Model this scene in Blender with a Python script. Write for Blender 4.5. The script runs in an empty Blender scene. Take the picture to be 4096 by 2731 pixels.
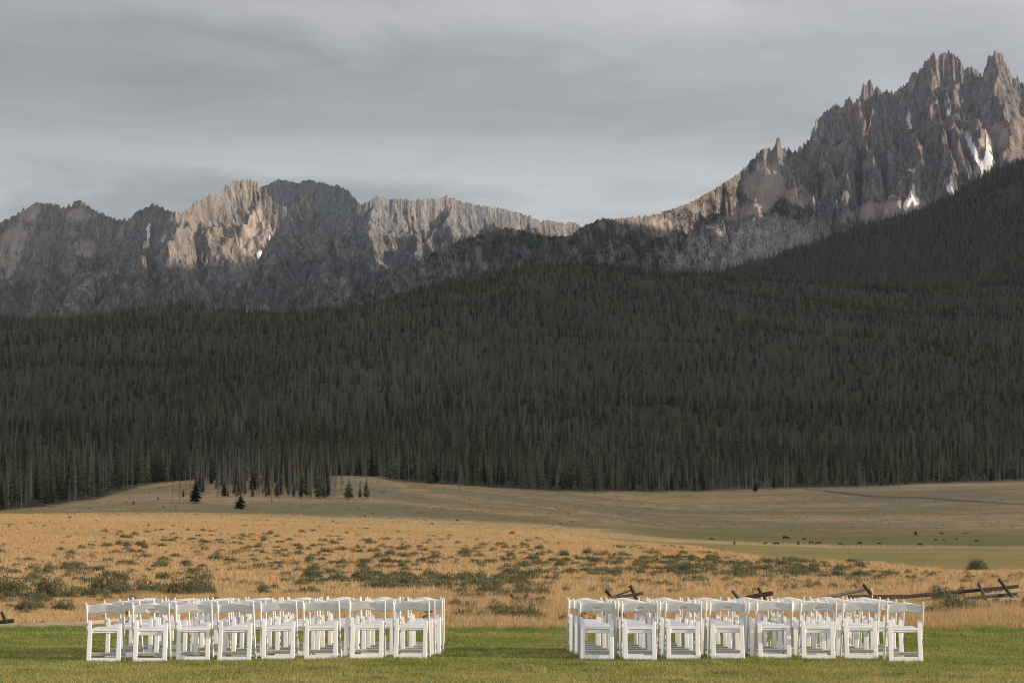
import bpy, math, random
import numpy as np
from mathutils import Vector, Matrix, Euler

random.seed(7)
RNG = np.random.default_rng(7)
SC = bpy.context.scene
COL = SC.collection

# ------------------------------------------------------------------ camera
F, CX, CY, YH, CH = 11800.0, 2048.0, 1365.5, 2200.0, 1.5
TH = math.atan((YH - CY) / F)
cam_data = bpy.data.cameras.new('camera')
cam_data.sensor_width = 36.0
cam_data.lens = 36.0 * F / 4096.0
cam_data.clip_start = 0.5
cam_data.clip_end = 40000.0
cam = bpy.data.objects.new('camera', cam_data)
COL.objects.link(cam)
cam.location = (0, 0, CH)
cam.rotation_euler = (math.radians(90) + TH, 0, 0)
SC.camera = cam

# ------------------------------------------------------------------ sun and sky
SUN_EL, SUN_BEHIND = math.radians(9.0), math.radians(7.5)
sdir = Vector((math.cos(SUN_EL) * math.cos(SUN_BEHIND), -math.cos(SUN_EL) * math.sin(SUN_BEHIND), math.sin(SUN_EL)))
sun_data = bpy.data.lights.new('sun', 'SUN')
sun_data.energy = 5.0
sun_data.angle = math.radians(0.6)
sun_data.color = (1.0, 0.80, 0.58)
sun = bpy.data.objects.new('sun', sun_data)
COL.objects.link(sun)
sun.rotation_euler = sdir.to_track_quat('Z', 'Y').to_euler()
sun.location = (60, -20, 30)

world = bpy.data.worlds.new('World')
SC.world = world
world.use_nodes = True


class NT:
    """tiny node-tree helper"""
    def __init__(self, nt):
        self.nt = nt
        nt.nodes.clear()

    def n(self, kind, ins=None, **props):
        nd = self.nt.nodes.new(kind)
        for k, v in props.items():
            setattr(nd, k, v)
        for k, v in (ins or {}).items():
            s = nd.inputs[k]
            if isinstance(v, bpy.types.NodeSocket):
                self.nt.links.new(v, s)
            else:
                s.default_value = v
        return nd

    def math(self, op, a, b=0.0, c=None, clamp=False):
        ins = {0: a, 1: b}
        if c is not None:
            ins[2] = c
        return self.n('ShaderNodeMath', ins, operation=op, use_clamp=clamp).outputs[0]

    def mix(self, f, a, b, blend='MIX'):
        nd = self.n('ShaderNodeMix', {0: f, 6: a, 7: b}, data_type='RGBA', blend_type=blend)
        return nd.outputs[2]

    def noise(self, vec, scale, detail=4.0, rough=0.55, dist=0.0, dim='3D'):
        return self.n('ShaderNodeTexNoise', {'Vector': vec, 'Scale': scale, 'Detail': detail, 'Roughness': rough, 'Distortion': dist},
                      noise_dimensions=dim).outputs[0]

    def map(self, vec, scale=(1, 1, 1), loc=(0, 0, 0)):
        return self.n('ShaderNodeMapping', {'Vector': vec, 'Scale': scale, 'Location': loc}).outputs[0]

    def rng(self, v, a, b, c=0.0, d=1.0):
        return self.n('ShaderNodeMapRange', {0: v, 1: a, 2: b, 3: c, 4: d}).outputs[0]

    def ramp(self, v, stops):
        nd = self.n('ShaderNodeValToRGB', {0: v})
        e = nd.color_ramp.elements
        while len(e) < len(stops):
            e.new(0.5)
        for el, (p, c) in zip(e, stops):
            el.position = p
            el.color = (*c, 1.0)
        return nd.outputs[0]


def rgb(c):
    return (c[0], c[1], c[2], 1.0)


def build_sky():
    t = NT(world.node_tree)
    SKY = 0.1
    sky = t.n('ShaderNodeTexSky', sky_type='NISHITA', sun_disc=False)
    sky.sun_elevation = SUN_EL
    sky.sun_rotation = math.atan2(sdir.x, sdir.y)
    sky.altitude = 1900
    d = t.n('ShaderNodeTexCoord').outputs['Generated']
    xyz = t.n('ShaderNodeSeparateXYZ', {0: d})
    x, y, z = xyz.outputs
    zc = t.math('ADD', t.math('MAXIMUM', z, 0.0), 0.035)
    px, py = t.math('DIVIDE', x, zc), t.math('DIVIDE', y, zc)
    # a level cloud deck seen at a shallow angle: streaks that flatten towards the horizon
    p1 = t.n('ShaderNodeCombineXYZ', {0: t.math('MULTIPLY', px, 0.24), 1: t.math('MULTIPLY', py, 0.40), 2: 3.7}).outputs[0]
    n1 = t.noise(p1, 1.0, 5.0, 0.5, 0.35)
    p2 = t.n('ShaderNodeCombineXYZ', {0: t.math('MULTIPLY', px, 0.55), 1: t.math('MULTIPLY', py, 0.55), 2: 9.1}).outputs[0]
    n2 = t.noise(p2, 1.6, 6.0, 0.58, 0.6)
    # heaped cloud tops lower down
    p3 = t.map(d, (1.0, 1.0, 2.2), (0.35, 0.0, 0.12))
    n3 = t.noise(p3, 9.0, 7.0, 0.52, 0.7)
    # layers of the deck one above the other, their edges pushed about by the billows
    zz = t.math('ADD', t.math('MAXIMUM', z, 0.0), t.math('ADD', t.math('MULTIPLY', t.math('SUBTRACT', n2, 0.5), 0.045), t.math('MULTIPLY', t.math('SUBTRACT', n3, 0.5), 0.085)))
    base = t.ramp(t.math('MULTIPLY', zz, 2.5), [
        (0.0, (0.300, 0.345, 0.385)), (0.20, (0.312, 0.350, 0.380)), (0.27, (0.362, 0.382, 0.393)), (0.325, (0.420, 0.427, 0.432)), (0.365, (0.350, 0.356, 0.368)),
        (0.405, (0.278, 0.280, 0.298)), (0.465, (0.345, 0.342, 0.356)), (0.53, (0.285, 0.284, 0.302)), (1.0, (0.33, 0.33, 0.35))])
    f = t.math('ADD', t.math('MULTIPLY', t.rng(n1, 0.34, 0.66, -1, 1), 0.20), t.math('MULTIPLY', t.rng(n2, 0.33, 0.67, -1, 1), 0.17))
    low = t.rng(z, 0.09, 0.15, 1.0, 0.3)
    f = t.math('ADD', f, t.math('MULTIPLY', t.math('MULTIPLY', t.rng(n3, 0.42, 0.58, -0.6, 1), low), 0.17))
    p4 = t.n('ShaderNodeCombineXYZ', {0: t.math('MULTIPLY', px, 1.5), 1: t.math('MULTIPLY', py, 1.5), 2: 1.3}).outputs[0]
    n4 = t.noise(p4, 2.2, 6.0, 0.6, 0.8)
    f = t.math('ADD', f, t.math('MULTIPLY', t.rng(n4, 0.3, 0.7, -1, 1), 0.035))
    f = t.math('ADD', f, 1.0)
    # clouds are brighter towards the sun (forward scattering)
    dot = t.n('ShaderNodeVectorMath', {0: d, 1: tuple(sdir)}, operation='DOT_PRODUCT').outputs['Value']
    g = t.math('POWER', t.math('MULTIPLY', t.math('ADD', dot, 1.0), 0.5), 2.0)
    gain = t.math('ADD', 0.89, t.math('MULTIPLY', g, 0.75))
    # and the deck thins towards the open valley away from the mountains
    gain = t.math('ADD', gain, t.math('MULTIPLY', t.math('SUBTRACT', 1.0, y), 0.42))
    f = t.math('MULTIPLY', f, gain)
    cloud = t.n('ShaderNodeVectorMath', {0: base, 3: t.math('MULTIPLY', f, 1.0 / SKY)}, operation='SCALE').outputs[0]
    warm = t.mix(t.math('MULTIPLY', g, 0.5, clamp=True), (1, 1, 1, 1), (1.0, 0.93, 0.85, 1))
    cloud = t.mix(1.0, cloud, warm, 'MULTIPLY')
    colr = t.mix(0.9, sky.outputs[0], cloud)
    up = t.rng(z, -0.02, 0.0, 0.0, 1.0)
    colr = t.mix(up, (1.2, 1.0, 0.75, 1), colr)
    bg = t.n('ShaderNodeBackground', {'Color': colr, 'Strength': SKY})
    t.n('ShaderNodeOutputWorld', {'Surface': bg.outputs[0]})


build_sky()

# ------------------------------------------------------------------ render settings
SC.render.engine = 'CYCLES'
SC.view_settings.view_transform = 'Standard'
SC.view_settings.look = 'None'
SC.view_settings.exposure = 0.40
SC.view_settings.gamma = 1.0
SC.view_settings.use_curve_mapping = False
cy = SC.cycles
cy.use_denoising = True
cy.max_bounces = 5
cy.diffuse_bounces = 3
cy.glossy_bounces = 2
cy.transmission_bounces = 3
cy.transparent_max_bounces = 4
cy.volume_bounces = 0
cy.use_adaptive_sampling = False
cy.sample_clamp_indirect = 6.0
cy.filter_width = 1.15


# ------------------------------------------------------------------ geometry of the photograph
def ue(X, Y):
    """photo pixel -> horizontal slope x/y and rise z/y of its line of sight"""
    v = (CY - Y) / F
    den = math.cos(TH) - v * math.sin(TH)
    return ((X - CX) / F) / den, (math.sin(TH) + v * math.cos(TH)) / den


def PT(X, Y, d):
    u, e = ue(X, Y)
    return Vector((u * d, d, CH + e * d))


def ue_np(X, Y):
    v = (CY - Y) / F
    den = math.cos(TH) - v * math.sin(TH)
    return ((X - CX) / F) / den, (math.sin(TH) + v * math.cos(TH)) / den


def smooth(a, b, x):
    t = np.clip((x - a) / (b - a), 0, 1)
    return t * t * (3 - 2 * t)


# ------------------------------------------------------------------ noise in numpy
def _hash(ix, iy, seed):
    h = (ix.astype(np.int64) * 374761393 + iy.astype(np.int64) * 668265263 + seed * 1442695041) & 0xFFFFFFFF
    h = ((h ^ (h >> 13)) * 1274126177) & 0xFFFFFFFF
    h = h ^ (h >> 16)
    return (h & 0xFFFFFF).astype(np.float64) / float(0x1000000)


def gnoise(x, y, seed=0):
    """gradient noise in about -1..1"""
    x, y = np.broadcast_arrays(np.asarray(x, float), np.asarray(y, float))
    ix, iy = np.floor(x), np.floor(y)
    fx, fy = x - ix, y - iy
    sx = fx * fx * fx * (fx * (fx * 6 - 15) + 10)
    sy = fy * fy * fy * (fy * (fy * 6 - 15) + 10)

    def g(dx, dy):
        a = _hash(ix + dx, iy + dy, seed) * 2 * math.pi
        return np.cos(a) * (fx - dx) + np.sin(a) * (fy - dy)
    top = g(0, 0) * (1 - sx) + g(1, 0) * sx
    bot = g(0, 1) * (1 - sx) + g(1, 1) * sx
    return (top * (1 - sy) + bot * sy) * 1.5


def fbm(x, y, seed=0, octv=4, gain=0.5, lac=2.03):
    s, a, n = 0.0, 1.0, 0.0
    for k in range(octv):
        s = s + a * gnoise(x * lac ** k, y * lac ** k, seed + k * 17)
        n += a
        a *= gain
    return s / n


def ridged(x, y, seed=0, octv=4, gain=0.5, lac=2.1):
    s, a, n = 0.0, 1.0, 0.0
    for k in range(octv):
        s = s + a * (1 - np.abs(gnoise(x * lac ** k, y * lac ** k, seed + k * 31)))
        n += a
        a *= gain
    return s / n


# ------------------------------------------------------------------ mesh helpers
def mesh_np(name, verts, faces, mat=None, smooth_shade=True):
    verts = np.asarray(verts, np.float32)
    faces = np.asarray(faces, np.int32)
    k = faces.shape[1]
    me = bpy.data.meshes.new(name)
    me.vertices.add(len(verts))
    me.vertices.foreach_set('co', verts.ravel())
    me.loops.add(faces.size)
    me.loops.foreach_set('vertex_index', faces.ravel())
    me.polygons.add(len(faces))
    me.polygons.foreach_set('loop_start', np.arange(0, faces.size, k, dtype=np.int32))
    me.polygons.foreach_set('loop_total', np.full(len(faces), k, np.int32))
    me.polygons.foreach_set('use_smooth', np.full(len(faces), smooth_shade, bool))
    me.update(calc_edges=True)
    if mat:
        for m in (mat if isinstance(mat, (list, tuple)) else [mat]):
            me.materials.append(m)
    return me


def grid_faces(nr, nc):
    i = np.arange(nr - 1)[:, None] * nc + np.arange(nc - 1)[None, :]
    return np.stack([i, i + 1, i + nc + 1, i + nc], -1).reshape(-1, 4)


def col_attr(me, name, arr):
    a = me.attributes.new(name, 'FLOAT_COLOR', 'POINT')
    arr = np.asarray(arr, np.float32)
    if arr.shape[1] == 3:
        arr = np.concatenate([arr, np.ones((len(arr), 1), np.float32)], 1)
    a.data.foreach_set('color', arr.ravel())


def flt_attr(me, name, arr):
    a = me.attributes.new(name, 'FLOAT', 'POINT')
    a.data.foreach_set('value', np.asarray(arr, np.float32))


class MB:
    """collects simple shapes into one mesh"""
    def __init__(self):
        self.v, self.f, self.mi = [], [], []

    def add(self, vs, fs, mi=0):
        b = len(self.v)
        self.v += [tuple(p) for p in vs]
        self.f += [tuple(b + i for i in f) for f in fs]
        self.mi += [mi] * len(fs)

    def box(self, c, s, M=None, bev=0.0, mi=0):
        hx, hy, hz = s[0] / 2, s[1] / 2, s[2] / 2
        b = min(bev, hx * .9, hy * .9, hz * .9)
        if b <= 0:
            vs = [Vector((sx * hx, sy * hy, sz * hz)) for sz in (-1, 1) for sy in (-1, 1) for sx in (-1, 1)]
            fs = [(0, 2, 3, 1), (4, 5, 7, 6), (0, 1, 5, 4), (2, 6, 7, 3), (0, 4, 6, 2), (1, 3, 7, 5)]
        else:
            bm_v, idx = [], {}
            for sx in (-1, 1):
                for sy in (-1, 1):
                    for sz in (-1, 1):
                        for ax in range(3):
                            p = [sx * (hx - b), sy * (hy - b), sz * (hz - b)]
                            p[ax] += (sx, sy, sz)[ax] * b
                            idx[(sx, sy, sz, ax)] = len(bm_v)
                            bm_v.append(Vector(p))
            vs, fs = bm_v, []
            S = (-1, 1)
            for ax in range(3):
                for s in S:
                    o = [a for a in range(3) if a != ax]
                    q = []
                    for a, c2 in ((-1, -1), (1, -1), (1, 1), (-1, 1)):
                        k = [0, 0, 0]
                        k[ax], k[o[0]], k[o[1]] = s, a, c2
                        q.append(idx[(*k, ax)])
                    fs.append(q)
            for ax in range(3):
                o = [a for a in range(3) if a != ax]
                for a in S:
                    for c2 in S:
                        k0, k1 = [0, 0, 0], [0, 0, 0]
                        k0[ax], k1[ax] = -1, 1
                        for k in (k0, k1):
                            k[o[0]], k[o[1]] = a, c2
                        fs.append([idx[(*k0, o[0])], idx[(*k1, o[0])], idx[(*k1, o[1])], idx[(*k0, o[1])]])
            for sx in S:
                for sy in S:
                    for sz in S:
                        fs.append([idx[(sx, sy, sz, 0)], idx[(sx, sy, sz, 1)], idx[(sx, sy, sz, 2)]])
        c = Vector(c)
        out = []
        for v in vs:
            p = (M @ v if M else v) + c
            out.append(p)
        self.add(out, fs, mi)

    def tube(self, pts, radii, n=8, cap=True, jit=0.0, rnd=None, mi=0):
        pts = [Vector(p) for p in pts]
        rings = []
        up = Vector((0, 0, 1))
        for i, p in enumerate(pts):
            d = (pts[min(i + 1, len(pts) - 1)] - pts[max(i - 1, 0)]).normalized()
            a = d.cross(up)
            if a.length < 1e-3:
                a = d.cross(Vector((1, 0, 0)))
            a.normalize()
            b = d.cross(a)
            ring = []
            for k in range(n):
                t = 2 * math.pi * k / n
                r = radii[i] * (1 + (rnd.uniform(-jit, jit) if jit else 0))
                ring.append(p + a * math.cos(t) * r + b * math.sin(t) * r)
            rings.append(ring)
        vs = [v for r in rings for v in r]
        fs = []
        for i in range(len(pts) - 1):
            for k in range(n):
                fs.append((i * n + k, i * n + (k + 1) % n, (i + 1) * n + (k + 1) % n, (i + 1) * n + k))
        if cap:
            fs.append(tuple(range(n - 1, -1, -1)))
            fs.append(tuple((len(pts) - 1) * n + k for k in range(n)))
        self.add(vs, fs, mi)

    def mesh(self, name, mats, smooth_shade=False):
        import bmesh
        me = bpy.data.meshes.new(name)
        me.from_pydata(self.v, [], self.f)
        for m in (mats if isinstance(mats, (list, tuple)) else [mats]):
            me.materials.append(m)
        if any(self.mi):
            me.polygons.foreach_set('material_index', self.mi)
        bm = bmesh.new()
        bm.from_mesh(me)
        bmesh.ops.recalc_face_normals(bm, faces=bm.faces)
        bm.to_mesh(me)
        bm.free()
        if smooth_shade:
            me.polygons.foreach_set('use_smooth', [True] * len(me.polygons))
        me.update()
        return me


def ob(name, me, parent=None, loc=(0, 0, 0), rot=(0, 0, 0), scale=None):
    o = bpy.data.objects.new(name, me)
    COL.objects.link(o)
    o.location = loc
    o.rotation_euler = rot
    if scale is not None:
        o.scale = scale if hasattr(scale, '__len__') else (scale,) * 3
    if parent:
        o.parent = parent
    return o


def tag(o, label=None, cat=None, group=None, kind=None):
    if label:
        o['label'] = label
    if cat:
        o['category'] = cat
    if group:
        o['group'] = group
    if kind:
        o['kind'] = kind
    return o


def copy_tree(root, kids, loc, rot, scale=None):
    """copy a thing and its parts; the copies share mesh data"""
    r = root.copy()
    COL.objects.link(r)
    r.location = loc
    r.rotation_euler = rot
    if scale is not None:
        r.scale = scale if hasattr(scale, '__len__') else (scale,) * 3
    for k in kids:
        c = k.copy()
        COL.objects.link(c)
        c.parent = r
    return r


# ------------------------------------------------------------------ materials
def material(name, build):
    m = bpy.data.materials.new(name)
    m.use_nodes = True
    t = NT(m.node_tree)
    out = build(t)
    t.n('ShaderNodeOutputMaterial', {'Surface': out})
    return m


def bsdf(t, color, rough=0.8, spec=0.2, bump=None, bstr=0.5, bdist=0.02, **kw):
    ins = {'Base Color': color, 'Roughness': rough, 'Specular IOR Level': spec}
    if bump is not None:
        ins['Normal'] = t.n('ShaderNodeBump', {'Height': bump, 'Strength': bstr, 'Distance': bdist}).outputs[0]
    ins.update(kw)
    return t.n('ShaderNodeBsdfPrincipled', ins).outputs[0]


def leafy(t, color, trans=0.3, rough=0.85):
    """thin leaves and blades: diffuse with some light let through"""
    d = t.n('ShaderNodeBsdfDiffuse', {'Color': color, 'Roughness': 0.5}).outputs[0]
    tr = t.n('ShaderNodeBsdfTranslucent', {'Color': color}).outputs[0]
    return t.n('ShaderNodeMixShader', {0: trans, 1: d, 2: tr}).outputs[0]


def pos(t):
    return t.n('ShaderNodeNewGeometry').outputs['Position']


def orand(t):
    return t.n('ShaderNodeObjectInfo').outputs['Random']


def vcol(t, name):
    return t.n('ShaderNodeAttribute', attribute_name=name)


def m_plastic(t):
    p = t.n('ShaderNodeTexCoord').outputs['Object']
    n = t.noise(p, 14.0, 4.0, 0.6)
    c = t.mix(t.rng(n, 0.35, 0.75), (0.86, 0.85, 0.82, 1), (0.80, 0.79, 0.75, 1))
    # scuffs and dirt near the feet
    z = t.n('ShaderNodeSeparateXYZ', {0: p}).outputs[2]
    r = t.math('MULTIPLY', orand(t), 1.0)
    c = t.mix(t.math('MULTIPLY', r, 0.25), c, (0.78, 0.79, 0.80, 1))
    sp = t.noise(p, 60.0, 2.0, 0.5)
    dirt = t.math('MULTIPLY', t.rng(sp, 0.62, 0.70), t.rng(z, 0.25, 0.02))
    c = t.mix(t.math('MULTIPLY', dirt, 0.5), c, (0.36, 0.31, 0.22, 1))
    return bsdf(t, c, 0.42, 0.4, t.noise(p, 300.0, 2.0), 0.08, 0.002)


def m_vinyl(t):
    p = t.n('ShaderNodeTexCoord').outputs['Object']
    n = t.noise(p, 9.0, 3.0, 0.6)
    c = t.mix(n, (0.84, 0.845, 0.87, 1), (0.79, 0.80, 0.83, 1))
    return bsdf(t, c, 0.38, 0.45, n, 0.25, 0.01)


def m_blade(green):
    def f(t):
        p = pos(t)
        tint = vcol(t, 'tint')
        k = t.n('ShaderNodeSeparateColor', {0: tint.outputs['Color']})
        r, g, b = k.outputs
        if green:
            # mown lawn: green with dry tips, drier in patches towards the camera
            big = t.noise(t.map(p, (1, 0.55, 0)), 0.55, 4.0, 0.6)
            sy = t.n('ShaderNodeSeparateXYZ', {0: p}).outputs[1]
            near = t.rng(sy, 34.0, 40.0, 0.11, -0.07)
            near = t.math('ADD', near, t.rng(sy, 50.0, 56.0, 0.0, -0.06))
            dry = t.rng(t.math('ADD', t.math('ADD', big, near), t.math('MULTIPLY', t.math('SUBTRACT', r, 0.5), 0.75)), 0.45, 0.78)
            grn = t.mix(g, (0.130, 0.215, 0.040, 1), (0.265, 0.335, 0.080, 1))
            mid = t.noise(t.map(p, (1, 0.6, 0)), 1.7, 3.0, 0.6)
            grn = t.mix(t.rng(mid, 0.35, 0.65), t.mix(0.5, grn, (0.065, 0.125, 0.026, 1)), grn)
            c = t.mix(dry, grn, (0.58, 0.46, 0.22, 1))
            return leafy(t, c, 0.35)
        big = t.noise(t.map(p, (0.5, 1, 0)), 0.045, 4.0, 0.6)
        c = t.mix(r, (0.43, 0.29, 0.155, 1), (0.69, 0.50, 0.28, 1))
        c = t.mix(t.rng(big, 0.45, 0.72, 0, 0.45), c, (0.33, 0.26, 0.12, 1))
        c = t.mix(t.math('MULTIPLY', b, 0.8), c, (0.26, 0.27, 0.10, 1))
        return leafy(t, c, 0.3)
    return f


def m_sage(t):
    tint = vcol(t, 'tint')
    k = t.n('ShaderNodeSeparateColor', {0: tint.outputs['Color']}).outputs
    c = t.mix(k[0], (0.075, 0.080, 0.042, 1), (0.235, 0.24, 0.145, 1))
    c = t.mix(t.math('MULTIPLY', orand(t), 0.55), c, t.mix(k[0], (0.10, 0.10, 0.05, 1), (0.23, 0.22, 0.12, 1)))
    c = t.mix(k[2], c, (0.11, 0.085, 0.06, 1))
    return leafy(t, c, 0.2)


def m_needles(t):
    tint = vcol(t, 'tint')
    k = t.n('ShaderNodeSeparateColor', {0: tint.outputs['Color']}).outputs
    c = t.mix(k[0], (0.040, 0.052, 0.019, 1), (0.140, 0.152, 0.050, 1))
    r = orand(t)
    c = t.mix(t.rng(r, 0.0, 1.0, 0.0, 0.75), c, t.mix(k[0], (0.042, 0.049, 0.028, 1), (0.108, 0.110, 0.056, 1)))
    # a slow change of stand across the hillside
    n = t.noise(t.map(pos(t), (1, 0.5, 0)), 0.004, 3.0, 0.6)
    c = t.mix(t.rng(n, 0.42, 0.60), t.mix(0.6, c, (0.030, 0.035, 0.027, 1)), c)
    # every tree has its own tone
    c = t.n('ShaderNodeVectorMath', {0: c, 3: t.math('ADD', 0.35, t.math('MULTIPLY', t.math('POWER', t.math('FRACT', t.math('MULTIPLY', r, 7.31)), 1.5), 2.2))}, operation='SCALE').outputs[0]
    return leafy(t, c, 0.1)


def m_bark(t):
    p = t.n('ShaderNodeTexCoord').outputs['Object']
    n = t.noise(t.map(p, (3, 3, 0.6)), 2.0, 4.0)
    return bsdf(t, t.mix(n, (0.10, 0.075, 0.055, 1), (0.20, 0.155, 0.115, 1)), 0.9, 0.1)


def m_snag(t):
    p = t.n('ShaderNodeTexCoord').outputs['Object']
    n = t.noise(t.map(p, (3, 3, 0.4)), 2.0, 4.0)
    c = t.mix(n, (0.19, 0.165, 0.145, 1), (0.36, 0.32, 0.275, 1))
    c = t.mix(t.math('MULTIPLY', orand(t), 0.75), c, (0.13, 0.11, 0.10, 1))
    return bsdf(t, c, 0.9, 0.1)


def m_twig(t):
    r = orand(t)
    c = t.mix(r, (0.10, 0.085, 0.08, 1), (0.25, 0.215, 0.20, 1))
    return leafy(t, c, 0.05)


def m_log(dark):
    def f(t):
        p = t.n('ShaderNodeTexCoord').outputs['Object']
        g = t.noise(t.map(p, (1, 14, 14)), 2.5, 5.0, 0.65)
        b = t.noise(p, 3.0, 4.0, 0.6)
        if dark == 2:
            c = t.mix(g, (0.028, 0.025, 0.022, 1), (0.080, 0.070, 0.058, 1))
            c = t.mix(t.rng(b, 0.60, 0.72, 0, 0.6), c, (0.13, 0.13, 0.04, 1))
        elif dark == 1:
            c = t.mix(g, (0.055, 0.048, 0.041, 1), (0.145, 0.125, 0.102, 1))
        else:
            c = t.mix(g, (0.24, 0.20, 0.155, 1), (0.46, 0.40, 0.32, 1))
            c = t.mix(t.rng(b, 0.55, 0.68, 0, 0.7), c, (0.13, 0.11, 0.08, 1))
        return bsdf(t, c, 0.9, 0.15, g, 0.6, 0.02)
    return f


def m_stump(t):
    p = t.n('ShaderNodeTexCoord').outputs['Object']
    v = t.n('ShaderNodeTexVoronoi', {'Vector': t.map(p, (1, 1, 0.55)), 'Scale': 34.0}, feature='DISTANCE_TO_EDGE').outputs[0]
    n = t.noise(p, 12.0, 4.0, 0.6)
    c = t.mix(n, (0.24, 0.125, 0.06, 1), (0.46, 0.30, 0.18, 1))
    c = t.mix(t.rng(v, 0.0, 0.12, 0.85, 0.0), c, (0.06, 0.045, 0.035, 1))
    return bsdf(t, c, 0.9, 0.1, v, 0.8, 0.02)


def m_cut(t):
    return bsdf(t, t.mix(t.noise(pos(t), 20.0), (0.40, 0.30, 0.19, 1), (0.52, 0.42, 0.28, 1)), 0.85, 0.1)


def m_hide(a, b):
    def f(t):
        n = t.noise(t.n('ShaderNodeTexCoord').outputs['Object'], 2.5, 3.0)
        return bsdf(t, t.mix(n, rgb(a), rgb(b)), 0.8, 0.2)
    return f


def m_ground(t):
    p = pos(t)
    z = vcol(t, 'zone')
    k = t.n('ShaderNodeSeparateColor', {0: z.outputs['Color']}).outputs
    pasture, sagem, forest = k
    fine = t.noise(p, 1.3, 6.0, 0.65)
    mid = t.noise(t.map(p, (0.35, 1, 0)), 0.05, 5.0, 0.6)
    grain = t.noise(t.map(p, (1, 0.13, 0)), 0.16, 5.0, 0.7)
    band = t.noise(t.map(p, (0.45, 0.6, 0)), 0.013, 5.0, 0.62)
    band = t.math('ADD', band, t.math('MULTIPLY', t.math('SUBTRACT', grain, 0.5), 0.45))
    gold = t.mix(fine, (0.35, 0.24, 0.133, 1), (0.57, 0.41, 0.24, 1))
    gold = t.mix(t.rng(mid, 0.4, 0.7, 0, 0.5), gold, (0.30, 0.225, 0.11, 1))
    sage = t.mix(fine, (0.17, 0.155, 0.09, 1), (0.33, 0.29, 0.17, 1))
    sage = t.mix(t.rng(grain, 0.42, 0.62, 0, 0.75), sage, (0.165, 0.16, 0.10, 1))
    meadow = t.mix(t.rng(band, 0.44, 0.58), sage, t.mix(0.10, gold, (0.30, 0.22, 0.115, 1)))
    pband = t.math('ADD', t.noise(t.map(p, (0.5, 0.8, 0)), 0.02, 4.0, 0.6), t.math('MULTIPLY', t.math('SUBTRACT', grain, 0.5), 0.3))
    grn = t.mix(fine, (0.20, 0.165, 0.062, 1), (0.30, 0.245, 0.10, 1))
    grn = t.mix(t.rng(pband, 0.40, 0.62), t.mix(0.5, grn, (0.14, 0.150, 0.042, 1)), t.mix(0.4, grn, (0.30, 0.205, 0.10, 1)))
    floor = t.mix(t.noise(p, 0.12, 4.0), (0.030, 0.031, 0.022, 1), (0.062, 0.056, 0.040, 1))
    c = t.mix(sagem, gold, meadow)
    c = t.mix(pasture, c, grn)
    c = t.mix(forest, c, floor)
    return bsdf(t, c, 0.95, 0.05, fine, 0.5, 0.3)


def m_lawn(t):
    p = pos(t)
    n = t.noise(p, 6.0, 5.0, 0.7)
    b = t.noise(p, 0.6, 4.0)
    c = t.mix(n, (0.075, 0.085, 0.028, 1), (0.17, 0.15, 0.06, 1))
    c = t.mix(t.rng(b, 0.5, 0.7), c, (0.22, 0.175, 0.085, 1))
    return bsdf(t, c, 0.95, 0.05, n, 0.6, 0.03)


def m_rock(warm, veg_gain, base=((0.105, 0.100, 0.106), (0.315, 0.295, 0.290))):
    def f(t):
        p = pos(t)
        a = vcol(t, 'rock')
        k = t.n('ShaderNodeSeparateColor', {0: a.outputs['Color']}).outputs
        veg, scree, pale = k
        ragged = t.noise(t.map(p, (1, 1, 0.5)), 0.018, 6.0, 0.7, 0.6)
        scree = t.rng(t.math('ADD', scree, t.math('MULTIPLY', t.math('SUBTRACT', ragged, 0.5), 2.2)), 0.42, 0.85)
        big = t.noise(p, 0.006, 5.0, 0.6)
        fine = t.noise(t.map(p, (1, 1, 0.35)), 0.045, 6.0, 0.7)
        c = t.mix(t.rng(fine, 0.34, 0.66), rgb(base[0]), rgb(base[1]))
        c = t.mix(t.rng(big, 0.42, 0.62), c, t.mix(t.rng(fine, 0.3, 0.7), rgb(warm[0]), rgb(warm[1])))
        c = t.mix(t.math('MULTIPLY', pale, 0.7), c, (0.50, 0.46, 0.42, 1))
        sc = t.mix(fine, (0.25, 0.21, 0.19, 1), (0.38, 0.33, 0.295, 1))
        # joints and clefts in the bare rock
        crack = t.noise(t.map(p, (1, 1, 0.22)), 0.075, 4.0, 0.6, 0.8)
        cleft = t.math('MULTIPLY', t.rng(t.math('ABSOLUTE', t.math('SUBTRACT', crack, 0.5)), 0.0, 0.05, 0.75, 0.0), t.math('SUBTRACT', 1.0, scree))
        c = t.mix(cleft, c, (0.045, 0.044, 0.048, 1))
        c = t.mix(scree, c, sc)
        patch = t.noise(t.map(p, (1, 1, 0.6)), 0.035, 7.0, 0.72)
        v = t.rng(t.math('ADD', patch, t.math('MULTIPLY', t.math('SUBTRACT', veg, 0.5), veg_gain)), 0.46, 0.60)
        c = t.mix(t.math('MULTIPLY', v, 0.85), c, t.mix(fine, (0.040, 0.042, 0.030, 1), (0.075, 0.072, 0.05, 1)))
        return bsdf(t, c, 0.95, 0.05, fine, 1.0, 9.0)
    return f


def m_snow(t):
    n = t.noise(pos(t), 0.05, 4.0)
    return bsdf(t, t.mix(n, (0.50, 0.52, 0.56, 1), (0.72, 0.73, 0.77, 1)), 0.7, 0.2)


def m_flat(c, rough=0.7):
    def f(t):
        n = t.noise(t.n('ShaderNodeTexCoord').outputs['Object'], 12.0, 3.0)
        return bsdf(t, t.mix(n, rgb([x * 0.85 for x in c]), rgb(c)), rough, 0.2)
    return f


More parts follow.
